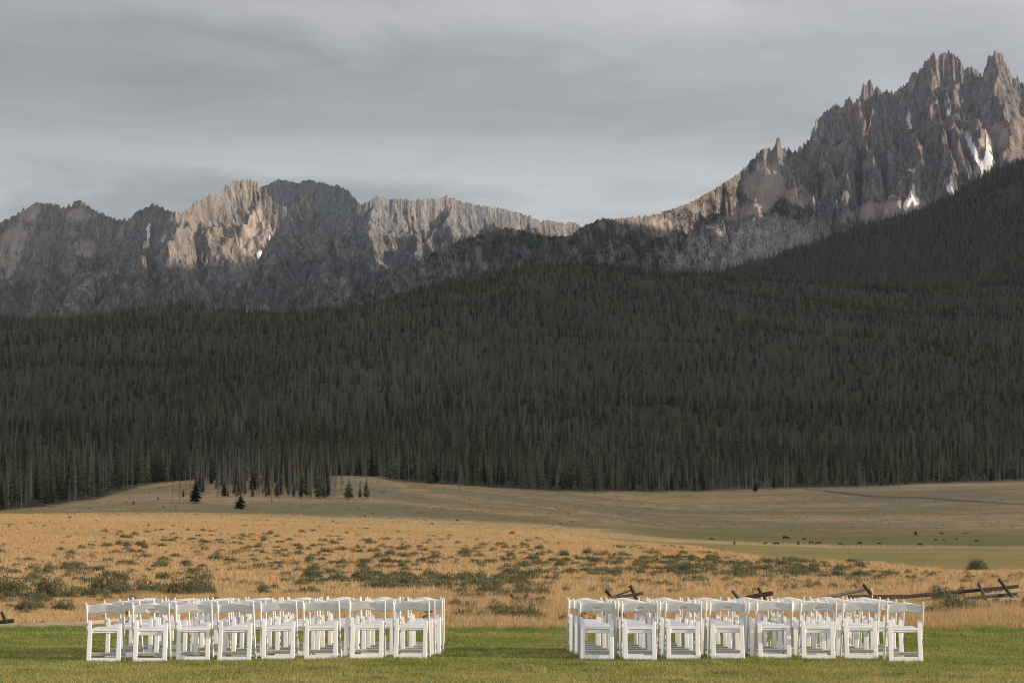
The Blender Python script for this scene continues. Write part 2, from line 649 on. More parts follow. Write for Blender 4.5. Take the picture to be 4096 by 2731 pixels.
M = {}
for nm, fn in dict(
        white_plastic=m_plastic, white_vinyl=m_vinyl, lawn_blade=m_blade(True), dry_blade=m_blade(False), sage_leaf=m_sage,
        needles=m_needles, bark=m_bark, dead_wood=m_snag, dead_twigs=m_twig, pale_log=m_log(0), brown_log=m_log(1), dark_log=m_log(2),
        stump_bark=m_stump, cut_wood=m_cut, black_hide=m_hide((0.012, 0.011, 0.010), (0.03, 0.025, 0.022)),
        brown_hide=m_hide((0.03, 0.016, 0.01), (0.06, 0.03, 0.018)), red_hide=m_hide((0.13, 0.045, 0.02), (0.2, 0.075, 0.03)),
        meadow_ground=m_ground, lawn_soil=m_lawn, rock_left=m_rock(((0.125, 0.108, 0.098), (0.33, 0.28, 0.225)), 0.34, ((0.082, 0.080, 0.090), (0.265, 0.250, 0.250))),
        rock_far=m_rock(((0.115, 0.112, 0.12), (0.34, 0.305, 0.285)), 0.22, ((0.08, 0.086, 0.102), (0.24, 0.245, 0.262))), rock_right=m_rock(((0.105, 0.092, 0.090), (0.32, 0.27, 0.24)), 0.34, ((0.074, 0.074, 0.084), (0.265, 0.252, 0.256))),
        snow=m_snow, orange_paint=m_flat((0.8, 0.36, 0.02)), white_paint=m_flat((0.75, 0.74, 0.70)), grey_post=m_flat((0.16, 0.13, 0.10))).items():
    M[nm] = material(nm, fn)

# ================================================================== THE SETTING
# ------------------------------------------------------------------ ground: meadow, valley and the wooded hill as one sheet
NEAR = [(36, 'z', -0.30), (52, 'z', -0.12), (57, 'z', 0.0), (80, 'z', -0.08)]
TAB = {
    0: [(110, 2395), (170, 2350), (250, 2275), (350, 2185), (450, 2113), (550, 2060), (620, 2063), (800, 2066), (1000, 2060), (1200, 2047), (1600, 1970),
        (2200, 1830), (3000, 1640), (4000, 1400), (4800, 1265), (5600, 1310), (6600, 1330)],
    700: [(110, 2397), (170, 2352), (250, 2280), (350, 2195), (450, 2125), (530, 2080), (620, 2086), (800, 2082), (1000, 2057), (1100, 2034), (1250, 1972),
          (1400, 1920), (1500, 1942), (1700, 1935), (2200, 1830), (3000, 1640), (4000, 1400), (4800, 1258), (5600, 1300), (6600, 1330)],
    1100: [(110, 2398), (170, 2354), (250, 2282), (350, 2198), (450, 2132), (530, 2092), (620, 2099), (800, 2092), (1000, 2064), (1100, 2038), (1250, 1960),
           (1380, 1888), (1500, 1920), (1700, 1922), (2200, 1830), (3000, 1630), (4000, 1390), (4900, 1238), (5600, 1290), (6600, 1330)],
    1500: [(110, 2399), (170, 2356), (250, 2285), (350, 2200), (450, 2142), (520, 2107), (620, 2115), (800, 2102), (1000, 2070), (1150, 2024), (1300, 1954),
           (1420, 1897), (1550, 1924), (1800, 1908), (2300, 1805), (3000, 1620), (4000, 1370), (5000, 1195), (5700, 1240), (6600, 1330)],
    1750: [(110, 2400), (170, 2358), (250, 2288), (350, 2200), (440, 2146), (510, 2116), (600, 2126), (800, 2112), (1000, 2078), (1200, 2032), (1450, 1962),
           (1620, 1937), (1800, 1915), (2300, 1815), (3000, 1640), (4000, 1345), (5100, 1130), (5800, 1170), (6600, 1250)],
    2100: [(110, 2400), (170, 2360), (250, 2290), (350, 2202), (470, 2128), (560, 2142), (800, 2122), (1000, 2094), (1200, 2057), (1500, 1997), (1720, 1967),
           (2300, 1862), (3000, 1660), (4000, 1350), (5000, 1125), (5500, 1066), (6300, 1130), (6600, 1150)],
    2700: [(110, 2401), (170, 2362), (250, 2292), (330, 2222), (400, 2180), (480, 2215), (600, 2202), (830, 2166), (1100, 2137), (1350, 2114), (1700, 2022),
           (1950, 1974), (2400, 1875), (3000, 1710), (4000, 1395), (5000, 1165), (5500, 1104), (6300, 1140), (6600, 1150)],
    3400: [(110, 2402), (170, 2365), (240, 2292), (300, 2247), (350, 2290), (400, 2312), (500, 2268), (830, 2190), (1100, 2160), (1350, 2120), (1700, 2025),
           (2000, 1958), (2400, 1880), (3000, 1735), (4000, 1445), (5000, 1215), (5500, 1146), (6300, 1160), (6600, 1160)],
    4096: [(110, 2400), (170, 2342), (220, 2287), (280, 2330), (400, 2318), (500, 2275), (830, 2192), (1100, 2160), (1350, 2113), (1700, 2007), (2000, 1939),
           (2400, 1865), (3000, 1735), (4000, 1485), (5000, 1245), (5500, 1170), (6300, 1170), (6600, 1170)],
}
TAB[-4000] = TAB[0]
TAB[8500] = TAB[4096]
U_F = np.concatenate([np.linspace(-0.5, -0.2, 40)[:-1], np.linspace(-0.2, 0.2, 430), np.linspace(0.2, 0.5, 40)[1:]])
LD = np.linspace(math.log(36.0), math.log(6600.0), 400)
D_F = np.exp(LD)


def build_ground_z():
    cols, us = [], []
    for X in sorted(TAB):
        ds, zs = [], []
        for a in NEAR:
            ds.append(a[0]); zs.append(a[2])
        for d, Y in TAB[X]:
            ds.append(d); zs.append(CH + ue(X, Y)[1] * d)
        cols.append(np.interp(LD, np.log(ds), zs))
        us.append((X - CX) / F)
    cols = np.array(cols)
    Z = np.array([np.interp(U_F, us, cols[:, j]) for j in range(len(LD))])   # rows d, columns u
    k = np.array([1, 4, 6, 4, 1.0]); k /= k.sum()
    for _ in range(5):
        Zp = np.pad(Z, ((2, 2), (0, 0)), 'edge')
        Z = sum(k[i] * Zp[i:i + Z.shape[0]] for i in range(5))
    for _ in range(14):
        Zp = np.pad(Z, ((0, 0), (2, 2)), 'edge')
        Z = sum(k[i] * Zp[:, i:i + Z.shape[1]] for i in range(5))
    D, U = np.meshgrid(D_F, U_F, indexing='ij')
    Xw = U * D
    Z = Z + smooth(60, 200, D) * 0.10 * fbm(Xw / 9, D / 9, 3, 3)
    Z = Z + smooth(200, 900, D) * 0.45 * fbm(Xw / 60, D / 110, 5, 3)
    Z = Z + smooth(1900, 3200, D) * 38 * fbm(Xw / 460, D / 620, 8, 4)
    # low ground off the frame on the far left and right goes on level
    return Xw, D, U, Z


GX, GD, GU, GZ = build_ground_z()


def z_at(x, y):
    """height of the ground sheet"""
    x, y = np.asarray(x, float), np.asarray(y, float)
    fd = np.clip((np.log(np.maximum(y, 36.5)) - LD[0]) / (LD[1] - LD[0]), 0, len(LD) - 1.001)
    fu = np.clip(np.interp(x / y, U_F, np.arange(len(U_F))), 0, len(U_F) - 1.001)
    i, j = fd.astype(int), fu.astype(int)
    a, b = fd - i, fu - j
    return (GZ[i, j] * (1 - a) * (1 - b) + GZ[i + 1, j] * a * (1 - b) + GZ[i, j + 1] * (1 - a) * b + GZ[i + 1, j + 1] * a * b)


def hit(X, Y, dmin=57.0, dmax=6500.0):
    """where the line of sight through a photo pixel meets the ground"""
    u, e = ue(X, Y)
    d = np.exp(np.linspace(math.log(dmin), math.log(dmax), 3000))
    g = z_at(u * d, d) - (CH + e * d)
    k = np.nonzero(g >= 0)[0]
    dd = d[k[0]] if len(k) else dmax
    return Vector((u * dd, dd, float(z_at(u * dd, dd))))


def edge_d(u):
    """distance of the forest edge along each direction"""
    X = u * F + CX
    return np.interp(X, [-4000, 0, 400, 560, 700, 1450, 1600, 1800, 2048, 2400, 2700, 3400, 4096, 8000],
                     [1180, 1200, 1250, 1370, 1470, 1520, 1570, 1650, 1730, 1810, 1960, 2025, 2060, 2100])


def build_ground():
    X = GU * F + CX
    wob = 0.06 * fbm(GX / 90, GD / 90, 21, 3)
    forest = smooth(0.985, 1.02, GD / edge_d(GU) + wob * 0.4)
    pas_u = smooth(2300, 2700, X)
    pasture = pas_u * smooth(395, 440, GD) * (1 - smooth(1230, 1330, GD * (1 + wob)))
    sagem = smooth(590, 680, GD * (1 + wob))
    # the strip of rough grass along the wire fence and a pale dry field at the far right
    dry = smooth(3300, 3700, X) * smooth(1930, 1960, GD) * (1 - forest)
    dry2 = smooth(3700, 3900, X) * smooth(1290, 1330, GD) * (1 - smooth(1400, 1450, GD))
    strip = np.exp(-((GD - 850) / 45.0) ** 2) * pas_u
    pasture = pasture * (1 - 0.8 * strip) * (1 - dry2)
    sagem = np.clip(sagem * (1 - 0.9 * dry) * (1 - 0.9 * dry2), 0, 1)
    me = mesh_np('ground', np.stack([GX, GD, GZ], -1).reshape(-1, 3), grid_faces(*GZ.shape)[:, ::1], M['meadow_ground'])
    col_attr(me, 'zone', np.stack([pasture, sagem, forest], -1).reshape(-1, 3))
    o = ob('ground', me)
    tag(o, 'golden meadow rising through pasture and sage flats to the wooded hill', 'ground', kind='structure')
    # the plain on which everything else lies, out to the horizon
    nn = 24
    xs = np.linspace(-7000, 7000, nn)
    ys = np.linspace(-4000, 13500, nn)
    yy, xx = np.meshgrid(ys, xs, indexing='ij')
    zz = np.full_like(xx, -6.0)
    me = mesh_np('plain', np.stack([xx, yy, zz], -1).reshape(-1, 3), grid_faces(nn, nn), M['meadow_ground'])
    col_attr(me, 'zone', np.tile([0.0, 0.5, 0.0], (nn * nn, 1)))
    tag(ob('plain', me), 'dry valley plain running on beyond the meadow', 'ground', kind='structure')
    # lawn
    xs = np.linspace(-45, 45, 121)
    ys = np.concatenate([np.linspace(-60, 30, 30)[:-1], np.linspace(30, 57, 60)])
    yy, xx = np.meshgrid(ys, xs, indexing='ij')
    zz = lawn_z(xx, yy)
    yy = yy + np.where(yy > 54, (yy - 54) / 3 * (0.5 * gnoise(xx / 2.3, 0 * xx, 4)), 0)
    me = mesh_np('lawn', np.stack([xx, yy, zz], -1).reshape(-1, 3), grid_faces(*xx.shape), M['lawn_soil'])
    tag(ob('lawn', me), 'mown green lawn with dry yellow patches under the chairs', 'lawn', kind='structure')


def lawn_z(x, y):
    x, y = np.asarray(x, float), np.asarray(y, float)
    return 0.03 * fbm(x / 4.0, y / 4.0, 77, 3) - smooth(55, 57.5, y) * 0.12


build_ground()


# ------------------------------------------------------------------ mountains
def crest_fn(pts, jit, seed):
    X = np.array([p[0] for p in pts], float)
    Y = np.array([p[1] for p in pts], float)

    def f(x):
        y = np.interp(x, X, Y)
        return y + (jit(x) if callable(jit) else jit) * (gnoise(x / 14.0, 0 * x, seed) + 0.75 * gnoise(x / 7.0, 0 * x + 3, seed + 1) - 0.9 * np.maximum(0, gnoise(x / 9.0, 0 * x + 7, seed + 2)) + 0.3)
    return f


def falloff(d, k):
    """height lost at distance d from a ridge line: steep at the top, easing into talus"""
    return k * (np.minimum(d, 160) * 1.25 + np.clip(d - 160, 0, 260) * 0.9 + np.maximum(d - 420, 0) * 0.62)


def ridge_height(x, y, line, k, best):
    for a, b in zip(line[:-1], line[1:]):
        dx, dy = b[0] - a[0], b[1] - a[1]
        s = np.clip(((x - a[0]) * dx + (y - a[1]) * dy) / (dx * dx + dy * dy + 1e-9), 0, 1)
        dd = np.hypot(x - (a[0] + s * dx), y - (a[1] + s * dy))
        best = np.maximum(best, a[2] + s * (b[2] - a[2]) - falloff(dd, k))
    return best


def mountain(name, pts, jit, dist, X_f, t_f, mat, seed, amp=(60, 55, 34, 16), veg=None, scree=None, pale=None, label='', bulge=60, spurs=(), aniso=1.5, k0=1.0, warp=60):
    """a mountain face: a jagged crest line and the spurs that run down from it, cut by gullies of all sizes"""
    cf = crest_fn(pts, jit, seed)
    Yc = cf(X_f)
    u, e = ue_np(X_f, Yc)
    dc = np.interp(X_f, *dist) if isinstance(dist, tuple) else np.full_like(X_f, dist)
    xw0 = u * dc
    dc = dc + bulge * fbm(xw0 / 230.0, 0 * xw0, seed + 5, 5, 0.62)
    zc = CH + e * dc
    T, I = np.meshgrid(t_f, np.arange(len(X_f)), indexing='ij')
    Dc, Zc, Uc, Xm = dc[I], zc[I], u[I], X_f[I]
    y = Dc - T
    x = Uc * (Dc - T * 0.15)
    tf = np.maximum(T, 0)
    # warped ground coordinates, so that ridges wander
    w = smooth(0, 120, np.abs(T))
    xw = x + w * (warp * fbm(x / 240, y / 240, seed + 3, 4) + 16 * fbm(x / 45, y / 45, seed + 6, 2))
    yw = y + w * (warp * fbm(x / 240 + 9.7, y / 240, seed + 4, 4) + 16 * fbm(x / 45 + 5, y / 45, seed + 7, 2))
    z = Zc - falloff(np.abs(T), k0)
    st = max(1, len(X_f) // 160)
    crest = [(u[q] * dc[q], dc[q], zc[q] - 6) for q in range(0, len(X_f), st)]
    z = ridge_height(xw, yw, crest, k0 * 1.02, z)
    for (line, k) in spurs:
        d0 = float(np.interp(line[0][0], *dist)) if isinstance(dist, tuple) else dist
        z = ridge_height(xw, yw, [tuple(PT(a, b, d0 - c)) for a, b, c in line], k, z)
    wx, wt = xw, yw
    Ls = (260.0, 120.0, 56.0, 25.0)
    for k, (L, A) in enumerate(zip(Ls, amp)):
        a = aniso if k < 3 else 1.2
        r = 1 - np.abs(gnoise(wx / L + 0.15 * wt / L, wt / (L * a), seed + 11 + k))
        z = z - smooth(0, L * 0.35, np.abs(T)) * A * (1 - r) * 1.5
        wx = wx + 0.22 * L * gnoise(wx / L * 1.7, wt / L, seed + 41 + k)
    z = z + smooth(0, 14, np.abs(T)) * 5.5 * fbm(x / 11, y / 11, seed + 31, 3, 0.6)
    cap = CH + e[I] * y - 0.02 * tf
    z = np.where(T > 0, np.minimum(z, cap), np.minimum(z, Zc - 0.5 * np.abs(T)))
    me = mesh_np(name, np.stack([x, y, z], -1).reshape(-1, 3), grid_faces(*z.shape), mat, smooth_shade=False)
    Xp = (x / y) * F + CX
    Yp = YH - (z - CH) / y * F
    sl = np.gradient(z, axis=0) / np.maximum(1e-3, np.gradient(-y, axis=0))
    attr = np.zeros(z.shape + (3,))
    attr[..., 0] = veg(Xp, Yp, sl) if veg else 0.3
    attr[..., 1] = scree(Xp, Yp, sl) if scree else 0
    attr[..., 2] = pale(Xp, Yp, sl) if pale else 0
    col_attr(me, 'rock', np.clip(attr, 0, 1).reshape(-1, 3))
    o = ob(name, me)
    tag(o, label, 'mountain', kind='structure')
    return dict(o=o, x=x, y=y, z=z, Xp=Xp, Yp=Yp, sl=sl, T=T)


LEFT = [(-1400, 980), (-600, 850), (-200, 905), (0, 888), (60, 858), (143, 808), (202, 814), (223, 812), (262, 829), (300, 806), (324, 795), (342, 815), (381, 838), (452, 872), (506, 880), (536, 856), (554, 834), (571, 836), (604, 815), (634, 818), (661, 838), (690, 840), (714, 852), (750, 842), (774, 811), (798, 803), (839, 774), (869, 776), (893, 755), (934, 722), (982, 718), (1027, 722), (1034, 750), (1060, 751), (1071, 775), (1095, 803), (1143, 829), (1175, 855), (1230, 915), (1320, 1000), (1460, 1100), (1800, 1210)]
FRONT = [(640, 1420), (860, 1290), (960, 1170), (1040, 1045), (1080, 962), (1130, 880), (1150, 848), (1167, 815), (1190, 773), (1208, 785), (1232, 806), (1244, 823), (1280, 838), (1309, 878), (1333, 886), (1350, 930), (1372, 990), (1395, 998), (1404, 952), (1440, 1028), (1467, 1058), (1500, 1040), (1538, 1066), (1562, 1070), (1620, 1110), (1800, 1200)]
FAR = [(700, 900), (900, 840), (1036, 751), (1113, 717), (1149, 721), (1190, 732), (1226, 717), (1280, 727), (1327, 742), (1345, 737), (1369, 748), (1400, 768), (1424, 800), (1443, 815), (1467, 812),
       (1496, 785), (1520, 782), (1562, 796), (1615, 793), (1657, 803), (1687, 793), (1746, 793), (1788, 782), (1836, 802), (1895, 817), (2002, 832), (2062, 846), (2121, 864),
       (2157, 882), (2205, 880), (2252, 891), (2294, 886), (2330, 910), (2500, 960), (2800, 1040)]
RIGHT = [(1250, 1235), (1431, 1170), (1568, 1092), (1716, 1020), (1806, 973), (1895, 944), (1960, 925), (2026, 910), (2080, 918), (2133, 932), (2193, 944), (2282, 942), (2323, 908), (2401, 874), (2480, 872), (2550, 866),
         (2609, 860), (2700, 832), (2763, 808), (2863, 752), (2964, 684), (3017, 628), (3044, 597), (3091, 592), (3101, 579), (3107, 552), (3120, 551), (3127, 585),
         (3158, 600), (3191, 600), (3232, 560), (3245, 532), (3265, 478), (3292, 451), (3325, 431), (3336, 411), (3372, 428), (3384, 400), (3396, 381), (3412, 413), (3443, 378),
         (3448, 344), (3462, 330), (3476, 319), (3489, 327), (3499, 358), (3509, 338), (3523, 364), (3580, 364), (3620, 338), (3650, 287), (3667, 292), (3700, 247), (3720, 225), (3733, 210),
         (3754, 235), (3764, 215), (3784, 203), (3807, 207), (3818, 220), (3841, 237), (3861, 275), (3874, 264), (3911, 274), (3928, 309), (3938, 271), (3958, 224),
         (3975, 206), (4008, 206), (4014, 237), (4025, 250), (4042, 302), (4060, 314), (4069, 303), (4096, 336), (4160, 400), (4300, 410), (4500, 370), (5000, 330), (5600, 280), (6000, 300)]  # unseen end points raised to shade the foot of the left massif


def ellipse(Xp, Yp, cx, cy, rx, ry, rot=0.0):
    c, s = math.cos(rot), math.sin(rot)
    a, b = (Xp - cx) * c + (Yp - cy) * s, -(Xp - cx) * s + (Yp - cy) * c
    return np.clip(1.4 - ((a / rx) ** 2 + (b / ry) ** 2), 0, 1)


def veg_left(Xp, Yp, sl):
    return 0.30 + 0.30 * smooth(930, 1150, Yp) - 0.35 * ellipse(Xp, Yp, 850, 950, 190, 260) - 0.15 * smooth(1.2, 2.2, sl)


def scree_left(Xp, Yp, sl):
    s = np.maximum.reduce([ellipse(Xp, Yp, 30, 1000, 60, 140, 0.3), ellipse(Xp, Yp, 340, 1170, 150, 50, -0.7), ellipse(Xp, Yp, 330, 990, 60, 40), ellipse(Xp, Yp, 1010, 930, 70, 130, 0.4),
                           ellipse(Xp, Yp, 110, 850, 60, 35, -0.5), ellipse(Xp, Yp, 300, 860, 60, 35)])
    return np.clip(s * 1.2 - 0.25, 0, 1)


def veg_right(Xp, Yp, sl):
    v = 0.30 + 0.12 * smooth(3150, 2500, Xp) * smooth(0, 60, Yp - 700)
    v = v + 0.45 * ellipse(Xp, Yp, 3100, 820, 170, 40, 0.25) + 0.22 * ellipse(Xp, Yp, 2250, 960, 500, 70)
    v = v - 0.5 * ellipse(Xp, Yp, 3060, 740, 90, 130, 0.3) - 0.25 * ellipse(Xp, Yp, 3050, 960, 280, 90, -0.2)
    return v - 0.25 * smooth(3200, 3400, Xp)


def scree_right(Xp, Yp, sl):
    s = np.maximum.reduce([ellipse(Xp, Yp, 3060, 740, 90, 120, 0.4), ellipse(Xp, Yp, 3000, 840, 120, 30, -0.35), ellipse(Xp, Yp, 3560, 840, 190, 45, -0.1),
                           ellipse(Xp, Yp, 3990, 540, 70, 60, -0.6), ellipse(Xp, Yp, 2640, 905, 80, 45, 0.1), ellipse(Xp, Yp, 3200, 790, 70, 50)])
    return np.clip(s * 1.2 - 0.2, 0, 1)


T_back = -np.concatenate([np.linspace(700, 90, 12), np.linspace(70, 6, 9)])
XL = np.concatenate([np.arange(-1400, -20, 20.0), np.arange(-20, 1802, 4.0)])
SP_L = [([(774, 815, 10), (712, 885, 180), (690, 1000, 400), (672, 1100, 600), (640, 1240, 900)], 1.15),
        ([(714, 858, 10), (600, 955, 190), (500, 1045, 380), (415, 1150, 610), (380, 1230, 810)], 1.0),
        ([(604, 820, 10), (585, 900, 150), (560, 990, 310)], 1.3),
        ([(324, 800, 10), (360, 930, 230), (330, 1040, 440), (290, 1150, 640), (260, 1230, 840)], 1.05),
        ([(143, 812, 10), (190, 930, 240), (170, 1060, 470), (130, 1200, 760)], 1.05),
        ([(0, 892, 10), (30, 1000, 230), (10, 1120, 480), (-30, 1230, 730)], 1.05)]
MT_L = mountain('rocky_mountain', LEFT, 12, ([-1400, 0, 324, 600, 700, 1010, 1050, 1190, 1260, 1600], [10800, 10600, 10350, 10120, 10060, 10450, 10470, 10480, 10480, 10480]), XL,
                np.concatenate([T_back, np.linspace(0, 620, 170)[:-1], np.linspace(620, 1300, 60)]), M['rock_left'], 101, (56, 58, 40, 21),
                veg_left, scree_left, None, label='jagged rocky massif left of the wooded dome with sunlit cliffs', spurs=SP_L)
XP = np.arange(700, 1802, 4.0)
SP_P = [([(1190, 778, 10), (1130, 880, 180), (1090, 990, 330), (1060, 1110, 530), (1040, 1230, 780)], 1.15),
        ([(1200, 800, 10), (1260, 930, 190), (1290, 1050, 410), (1310, 1200, 710)], 1.1),
        ([(1333, 892, 10), (1390, 1000, 190), (1420, 1100, 390), (1440, 1200, 590)], 1.1)]
MT_P = mountain('rocky_mountain', FRONT, 11, ([700, 1190, 1600], [9500, 9620, 9350]), XP,
                np.concatenate([T_back, np.linspace(0, 560, 150)[:-1], np.linspace(560, 1100, 40)]), M['rock_left'], 131, (56, 58, 40, 21),
                lambda X, Y, s: 0.34 + 0.2 * smooth(930, 1150, Y), None, None, label='dark rocky pyramid with a toothed crest in front of the massif', spurs=SP_P, bulge=35)
XF = np.arange(700, 2802, 5.0)
SP_F = [([(1113, 722, 10), (1150, 830, 220), (1160, 950, 450)], 1.4), ([(1226, 722, 10), (1270, 850, 220), (1300, 960, 450)], 1.4), ([(1369, 752, 10), (1420, 880, 210), (1450, 1000, 440)], 1.4),
        ([(1496, 790, 10), (1480, 880, 180), (1500, 960, 340)], 1.5), ([(1657, 808, 10), (1665, 880, 140), (1670, 925, 210), (1680, 1000, 390)], 1.6), ([(1788, 788, 10), (1840, 880, 180), (1860, 960, 370)], 1.4),
        ([(1960, 830, 10), (1990, 900, 150), (2010, 960, 350)], 1.4), ([(2121, 868, 10), (2150, 930, 170), (2160, 990, 350)], 1.4)]
MT_F = mountain('distant_mountain', FAR, 8, ([700, 1036, 1430, 1480, 2300, 2800], [13000, 12900, 12050, 12050, 12750, 12900]), XF,
                np.concatenate([T_back, np.linspace(0, 520, 110)[:-1], np.linspace(520, 1300, 30)]), M['rock_far'], 151, (36, 44, 32, 15),
                lambda X, Y, s: 0.22 + 0.5 * smooth(900, 960, Y), None, None, label='hazy blue rock ridge behind the jagged massif', spurs=SP_F, aniso=2.0, k0=1.25)
XR = np.concatenate([np.arange(1250, 2900, 5.0), np.arange(2900, 4130, 3.0), np.arange(4130, 6001, 30.0)])
SP_R = [([(3478, 325, 10), (3485, 470, 163), (3490, 620, 304), (3500, 740, 432), (3520, 860, 675)], 2.2),
        ([(3735, 215, 10), (3752, 380, 189), (3775, 540, 342), (3795, 680, 483), (3800, 800, 675)], 2.2),
        ([(3790, 208, 10), (3812, 380, 176), (3840, 520, 291), (3870, 640, 419)], 2.3),
        ([(3650, 292, 10), (3655, 450, 176), (3650, 600, 330), (3640, 740, 534)], 1.9),
        ([(3870, 270, 10), (3900, 400, 150), (3930, 520, 266)], 2.0),
        ([(3985, 212, 10), (4000, 360, 163), (4030, 500, 304), (4060, 640, 483)], 2.0),
        ([(3580, 368, 10), (3585, 500, 163), (3590, 640, 317), (3580, 780, 547)], 1.9),
        ([(3396, 386, 10), (3410, 500, 138), (3400, 620, 266), (3390, 760, 470)], 1.9),
        ([(3265, 482, 10), (3310, 570, 112), (3340, 680, 240), (3350, 790, 406), (3380, 900, 650)], 1.7),
        ([(3095, 590, 10), (3050, 690, 130), (2990, 820, 310), (2920, 960, 530), (2860, 1090, 780)], 1.2),
        ([(3120, 600, 10), (3180, 710, 163), (3260, 810, 368), (3320, 920, 611), (3340, 1040, 867)], 1.2),
        ([(2863, 755, 10), (2800, 850, 170), (2720, 960, 390), (2650, 1080, 620)], 1.0),
        ([(2600, 862, 10), (2560, 950, 200), (2500, 1050, 410)], 1.0),
        ([(2323, 910, 10), (2330, 980, 170), (2300, 1080, 360)], 1.0),
        ([(2026, 914, 10), (2000, 1000, 190), (1960, 1090, 390)], 1.0), ([(1806, 976, 10), (1790, 1050, 180), (1750, 1140, 380)], 1.0)]
MT_R = mountain('spired_mountain', RIGHT, lambda x: np.interp(x, [1200, 3000, 3250], [7, 8, 17]), ([1250, 1431, 2323, 3000, 3400, 4096, 5600, 6000], [7500, 7600, 8200, 8880, 9060, 9170, 9850, 9900]), XR,
                np.concatenate([T_back, np.linspace(0, 560, 190)[:-1], np.linspace(560, 1500, 90)]), M['rock_right'], 207, (54, 60, 44, 24),
                veg_right, scree_right, lambda X, Y, s: 0.7 * ellipse(X, Y, 2960, 980, 330, 90, -0.15), label='tall spired granite mountain with snow gullies at the right', spurs=SP_R, aniso=1.8, bulge=75, k0=1.2, warp=58)

# --- dark wooded ridge in front of the spires, plus an unseen arm added off the right side to shade forest and meadow
RIDGE = [PT(2600, 1150, 6250), PT(2830, 1092, 6400), PT(3031, 1040, 6500), PT(3300, 955, 6650), PT(3500, 888, 6760), PT(3634, 855, 6830), PT(3835, 768, 6930), PT(3969, 690, 6980), PT(4096, 632, 7000),
         Vector((1400, 6900, 1010)), Vector((2000, 7550, 1270)), Vector((2300, 8300, 1230)), Vector((2000, 7500, 1270)), Vector((1800, 6300, 1050)), Vector((1850, 5300, 980)), Vector((1700, 4300, 850)), Vector((1500, 3400, 690)), Vector((1330, 2700, 540)), Vector((1150, 2150, 400)),
         Vector((1090, 1850, 370)), Vector((1030, 1600, 330)), Vector((1000, 1300, 320)), Vector((980, 1060, 290)), Vector((960, 960, 150))]


def ridge_z(x, y):
    best = np.full(np.shape(x), -1e9)
    for a, b in zip(RIDGE[:-1], RIDGE[1:]):
        dx, dy = b.x - a.x, b.y - a.y
        L2 = dx * dx + dy * dy
        s = np.clip(((x - a.x) * dx + (y - a.y) * dy) / L2, 0, 1)
        dd = np.hypot(x - (a.x + s * dx), y - (a.y + s * dy))
        zz = a.z + s * (b.z - a.z) - 0.60 * dd
        best = np.maximum(best, zz)
    dist = np.zeros_like(best)
    return best


def build_ridge():
    xs = np.arange(150, 3300, 16.0)
    ys = np.arange(700, 9000, 22.0)
    yy, xx = np.meshgrid(ys, xs, indexing='ij')
    zz = ridge_z(xx, yy)
    zz = zz + 22 * (ridged(xx / 260, yy / 260, 51, 4) - 0.75) + 5 * fbm(xx / 40, yy / 40, 52, 3)
    zz = np.maximum(zz, -5.0)
    me = mesh_np('forested_ridge', np.stack([xx, yy, zz], -1).reshape(-1, 3), grid_faces(*xx.shape), M['meadow_ground'])
    col_attr(me, 'zone', np.tile([0.0, 0.0, 1.0], (xx.size, 1)))
    tag(ob('forested_ridge', me), 'dark wooded ridge descending from the right in front of the spires, with added unseen shade-casting arm', 'ridge', kind='structure')
    return xs, ys, zz


RXS, RYS, RZZ = build_ridge()


def ridge_at(x, y):
    i = np.clip(np.interp(y, RYS, np.arange(len(RYS))), 0, len(RYS) - 1.001)
    j = np.clip(np.interp(x, RXS, np.arange(len(RXS))), 0, len(RXS) - 1.001)
    a, b = i - i.astype(int), j - j.astype(int)
    i, j = i.astype(int), j.astype(int)
    return RZZ[i, j] * (1 - a) * (1 - b) + RZZ[i + 1, j] * a * (1 - b) + RZZ[i, j + 1] * (1 - a) * b + RZZ[i + 1, j + 1] * a * b


# ------------------------------------------------------------------ snow patches lying in the gullies
def inpoly(px, py, poly):
    r = np.zeros(px.shape, bool)
    j = len(poly) - 1
    for i in range(len(poly)):
        xi, yi = poly[i]
        xj, yj = poly[j]
        c = ((yi > py) != (yj > py)) & (px < (xj - xi) * (py - yi) / (yj - yi + 1e-9) + xi)
        r ^= c
        j = i
    return r


def snow(mt, poly, label):
    Xp, Yp = mt['Xp'], mt['Yp']
    ok = inpoly(Xp + 5 * gnoise(Xp / 9, Yp / 9, 3), Yp, poly) & (mt['T'] >= 0)
    nc = Xp.shape[1]
    rr, cc = np.nonzero(ok[:-1, :-1])
    if len(rr) == 0:
        return
    cells = set(zip(rr.tolist(), cc.tolist()))
    best = []
    while cells:                                     # one patch is one connected piece
        stack, comp = [cells.pop()], []
        while stack:
            a, b = stack.pop()
            comp.append((a, b))
            for nb in ((a + 1, b), (a - 1, b), (a, b + 1), (a, b - 1)):
                if nb in cells:
                    cells.remove(nb)
                    stack.append(nb)
        if len(comp) > len(best):
            best = comp
    rr, cc = np.array(best).T
    idx = rr * nc + cc
    f = np.stack([idx, idx + 1, idx + nc + 1, idx + nc], -1)
    used, inv = np.unique(f, return_inverse=True)
    V = np.stack([mt['x'].ravel()[used], mt['y'].ravel()[used] - 2.2, mt['z'].ravel()[used] + 2.5], -1)
    # soften: a snow bed is smoother than the rock it lies on
    me = mesh_np('snow_patch', V, inv.reshape(-1, 4), M['snow'])
    tag(ob('snow_patch', me), label, 'snow patch', 'snow patches left in the gullies')


